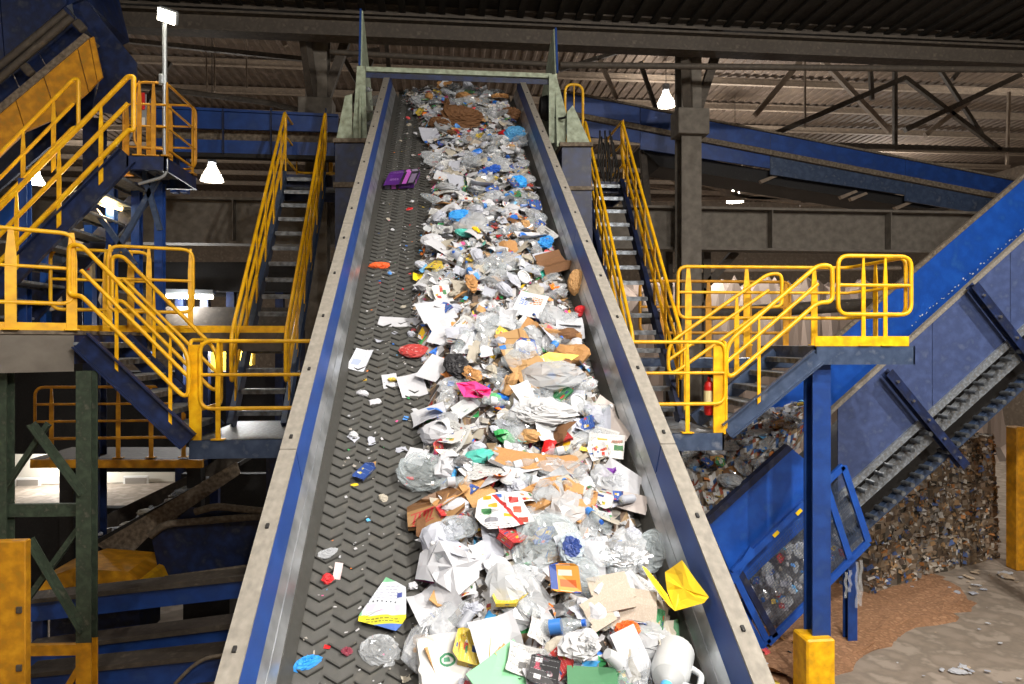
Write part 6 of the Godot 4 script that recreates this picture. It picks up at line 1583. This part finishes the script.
	hero("blue_pack", "small blue and yellow printed packet on the bare belt", "packet", [364, 473, 14, 14, -40, 0.02], "carton", print_mat(153, Color("2c4f98"), [Color("e8c83a"), Color("e8e8e8")], Color("dfe3e8"), 3, 3), 153, 0.2, 0.1, 0.015)
	hero("tan_scrap", "small tan scrap beside the blue and yellow packet", "scrap", [371, 465, 9, 7, 0, 0.012], "torn", M.card, 154, 0.2, 0.0)

func printed_letter() -> StandardMaterial3D:
	var im := blank(Color("eceef2"))
	words(im, Rect2i(14, 20, 80, 30), 8, Color("9aa4bc"), 7); im.fill_rect(Rect2i(14, 60, 60, 40), Color("b9c4da")); words(im, Rect2i(14, 108, 90, 12), 6, Color("a0a8b8"), 8)
	return printed(im)

func build_other_waste(rng: RandomNumberGenerator):
	# waste lying in the feed hopper on the right
	var m := MB.new(); m.tinted = true
	var A := pt(700, 522, 9.85); var B := pt(800, 445, 9.85); var C := pt(812, 400, 11.2); var D := pt(668, 440, 11.2)
	var fn := FastNoiseLite.new(); fn.seed = 8; fn.frequency = 2.5
	var Q := func(u: float, w: float):
		var p := A.lerp(B, u).lerp(D.lerp(C, u), w)
		return p + Vector3(0, 0.12 * sin(PI * w) + 0.1 * fn.get_noise_2d(u * 3.0, w * 3.0), 0)
	var pal := [Color(0.2, 0.15, 0.1), Color(0.35, 0.33, 0.3), Color(0.5, 0.5, 0.48), Color(0.1, 0.08, 0.07), Color(0.28, 0.2, 0.12), Color(0.6, 0.6, 0.6), Color(0.05, 0.12, 0.3), Color(0.3, 0.08, 0.04)]
	for i in 36:
		for j in 26:
			m.ink = pal[rng.randi() % 8]
			var u := i / 36.0; var w := j / 26.0
			m.quad(Q.call(u, w), Q.call(u + 1 / 36.0, w), Q.call(u + 1 / 36.0, w + 1 / 26.0), Q.call(u, w + 1 / 26.0))
	single("hopper_scraps", "bed of small dark scraps in the feed hopper beside the blue post", "waste", m, M.tint, "", "stuff")
	var keys := ["film", "bottle0", "film", "bottle1", "torn_sheet", "kraft", "can", "film", "wrap_black", "pack", "bottle0", "wrap_orange", "wrap_light_blue", "bag", "cup"]
	for i in 120:
		var p: Vector3 = Q.call(rng.randf_range(0.03, 0.95), rng.randf_range(0.05, 0.95)) + Vector3(0, 0.05, 0)
		var b := Basis(Vector3.RIGHT, rng.randf_range(0, 0.6)) * Basis(Vector3.UP, rng.randf() * TAU) * Basis(Vector3.BACK, rng.randf_range(-0.6, 0.6))
		drop(keys[i % 15], Transform3D(b.scaled_local(Vector3.ONE * rng.randf_range(0.6, 1.05)), p), rng, "in the feed hopper beside the blue post")
	# waste caught behind the mesh guards
	var mk := ["film", "torn_sheet", "white_wad", "wrap_light_blue", "torn_sheet", "pack", "film", "wrap_blue", "foil"]
	for i in 110:
		var u := rng.randf(); var w := rng.randf()
		var c := pt(745, 580, 9.85).lerp(pt(832, 500, 9.85), u).lerp(pt(770, 625, 9.85).lerp(pt(850, 545, 9.85), u), w)
		var b := Basis(Vector3.RIGHT, rng.randf_range(0.8, 1.8)) * Basis(Vector3.UP, rng.randf() * TAU)
		drop(mk[i % 9], Transform3D(b.scaled_local(Vector3.ONE * rng.randf_range(0.35, 0.75)), c + Vector3(0, 0, rng.randf_range(-0.15, 0.05))), rng, "behind the wire mesh of the tail guard")
	# rubbish round the foot of the post
	for q in [[776, 662, "kraft", 1.1], [768, 640, "wrap_red", 1.4], [790, 640, "wrap_black", 1.5], [783, 625, "kraft", 0.9], [797, 632, "card", 0.8], [772, 675, "pack", 1.2], [760, 655, "torn_sheet", 1.0]]:
		var p := pt(q[0], q[1], 9.0)
		p = on_y(q[0], q[1] + 12, 0.05)
		drop(q[2], Transform3D(Basis(Vector3.RIGHT, 0.7).rotated(Vector3.UP, rng.randf() * 3.0).scaled_local(Vector3.ONE * q[3]), p), rng, "heaped at the foot of the blue post")
	# waste in the trough on the left
	for i in 26:
		var f := rng.randf()
		var p := pt(lerpf(98, 215, f), lerpf(540, 478, f) - rng.randf_range(0, 6), 11.3)
		drop(["film", "torn_sheet", "white_wad", "napkin"][i % 4], Transform3D(Basis(Vector3.UP, rng.randf() * 6.0).scaled_local(Vector3.ONE * rng.randf_range(0.5, 1.2)), p), rng, "in the dark trough below the lamp-side landing")
	for i in 7:
		var p := pt([368, 375, 372, 378, 370, 365, 380][i], [92, 100, 110, 118, 128, 134, 126][i], 11.5)
		drop(["bottle0", "film", "torn_sheet", "white_wad", "bag", "film", "napkin"][i], Transform3D(Basis(Vector3.RIGHT, rng.randf_range(-1, 1)).rotated(Vector3.UP, rng.randf() * 6.0).scaled_local(Vector3.ONE * 1.1), p), rng, "caught between chute plate and rim")
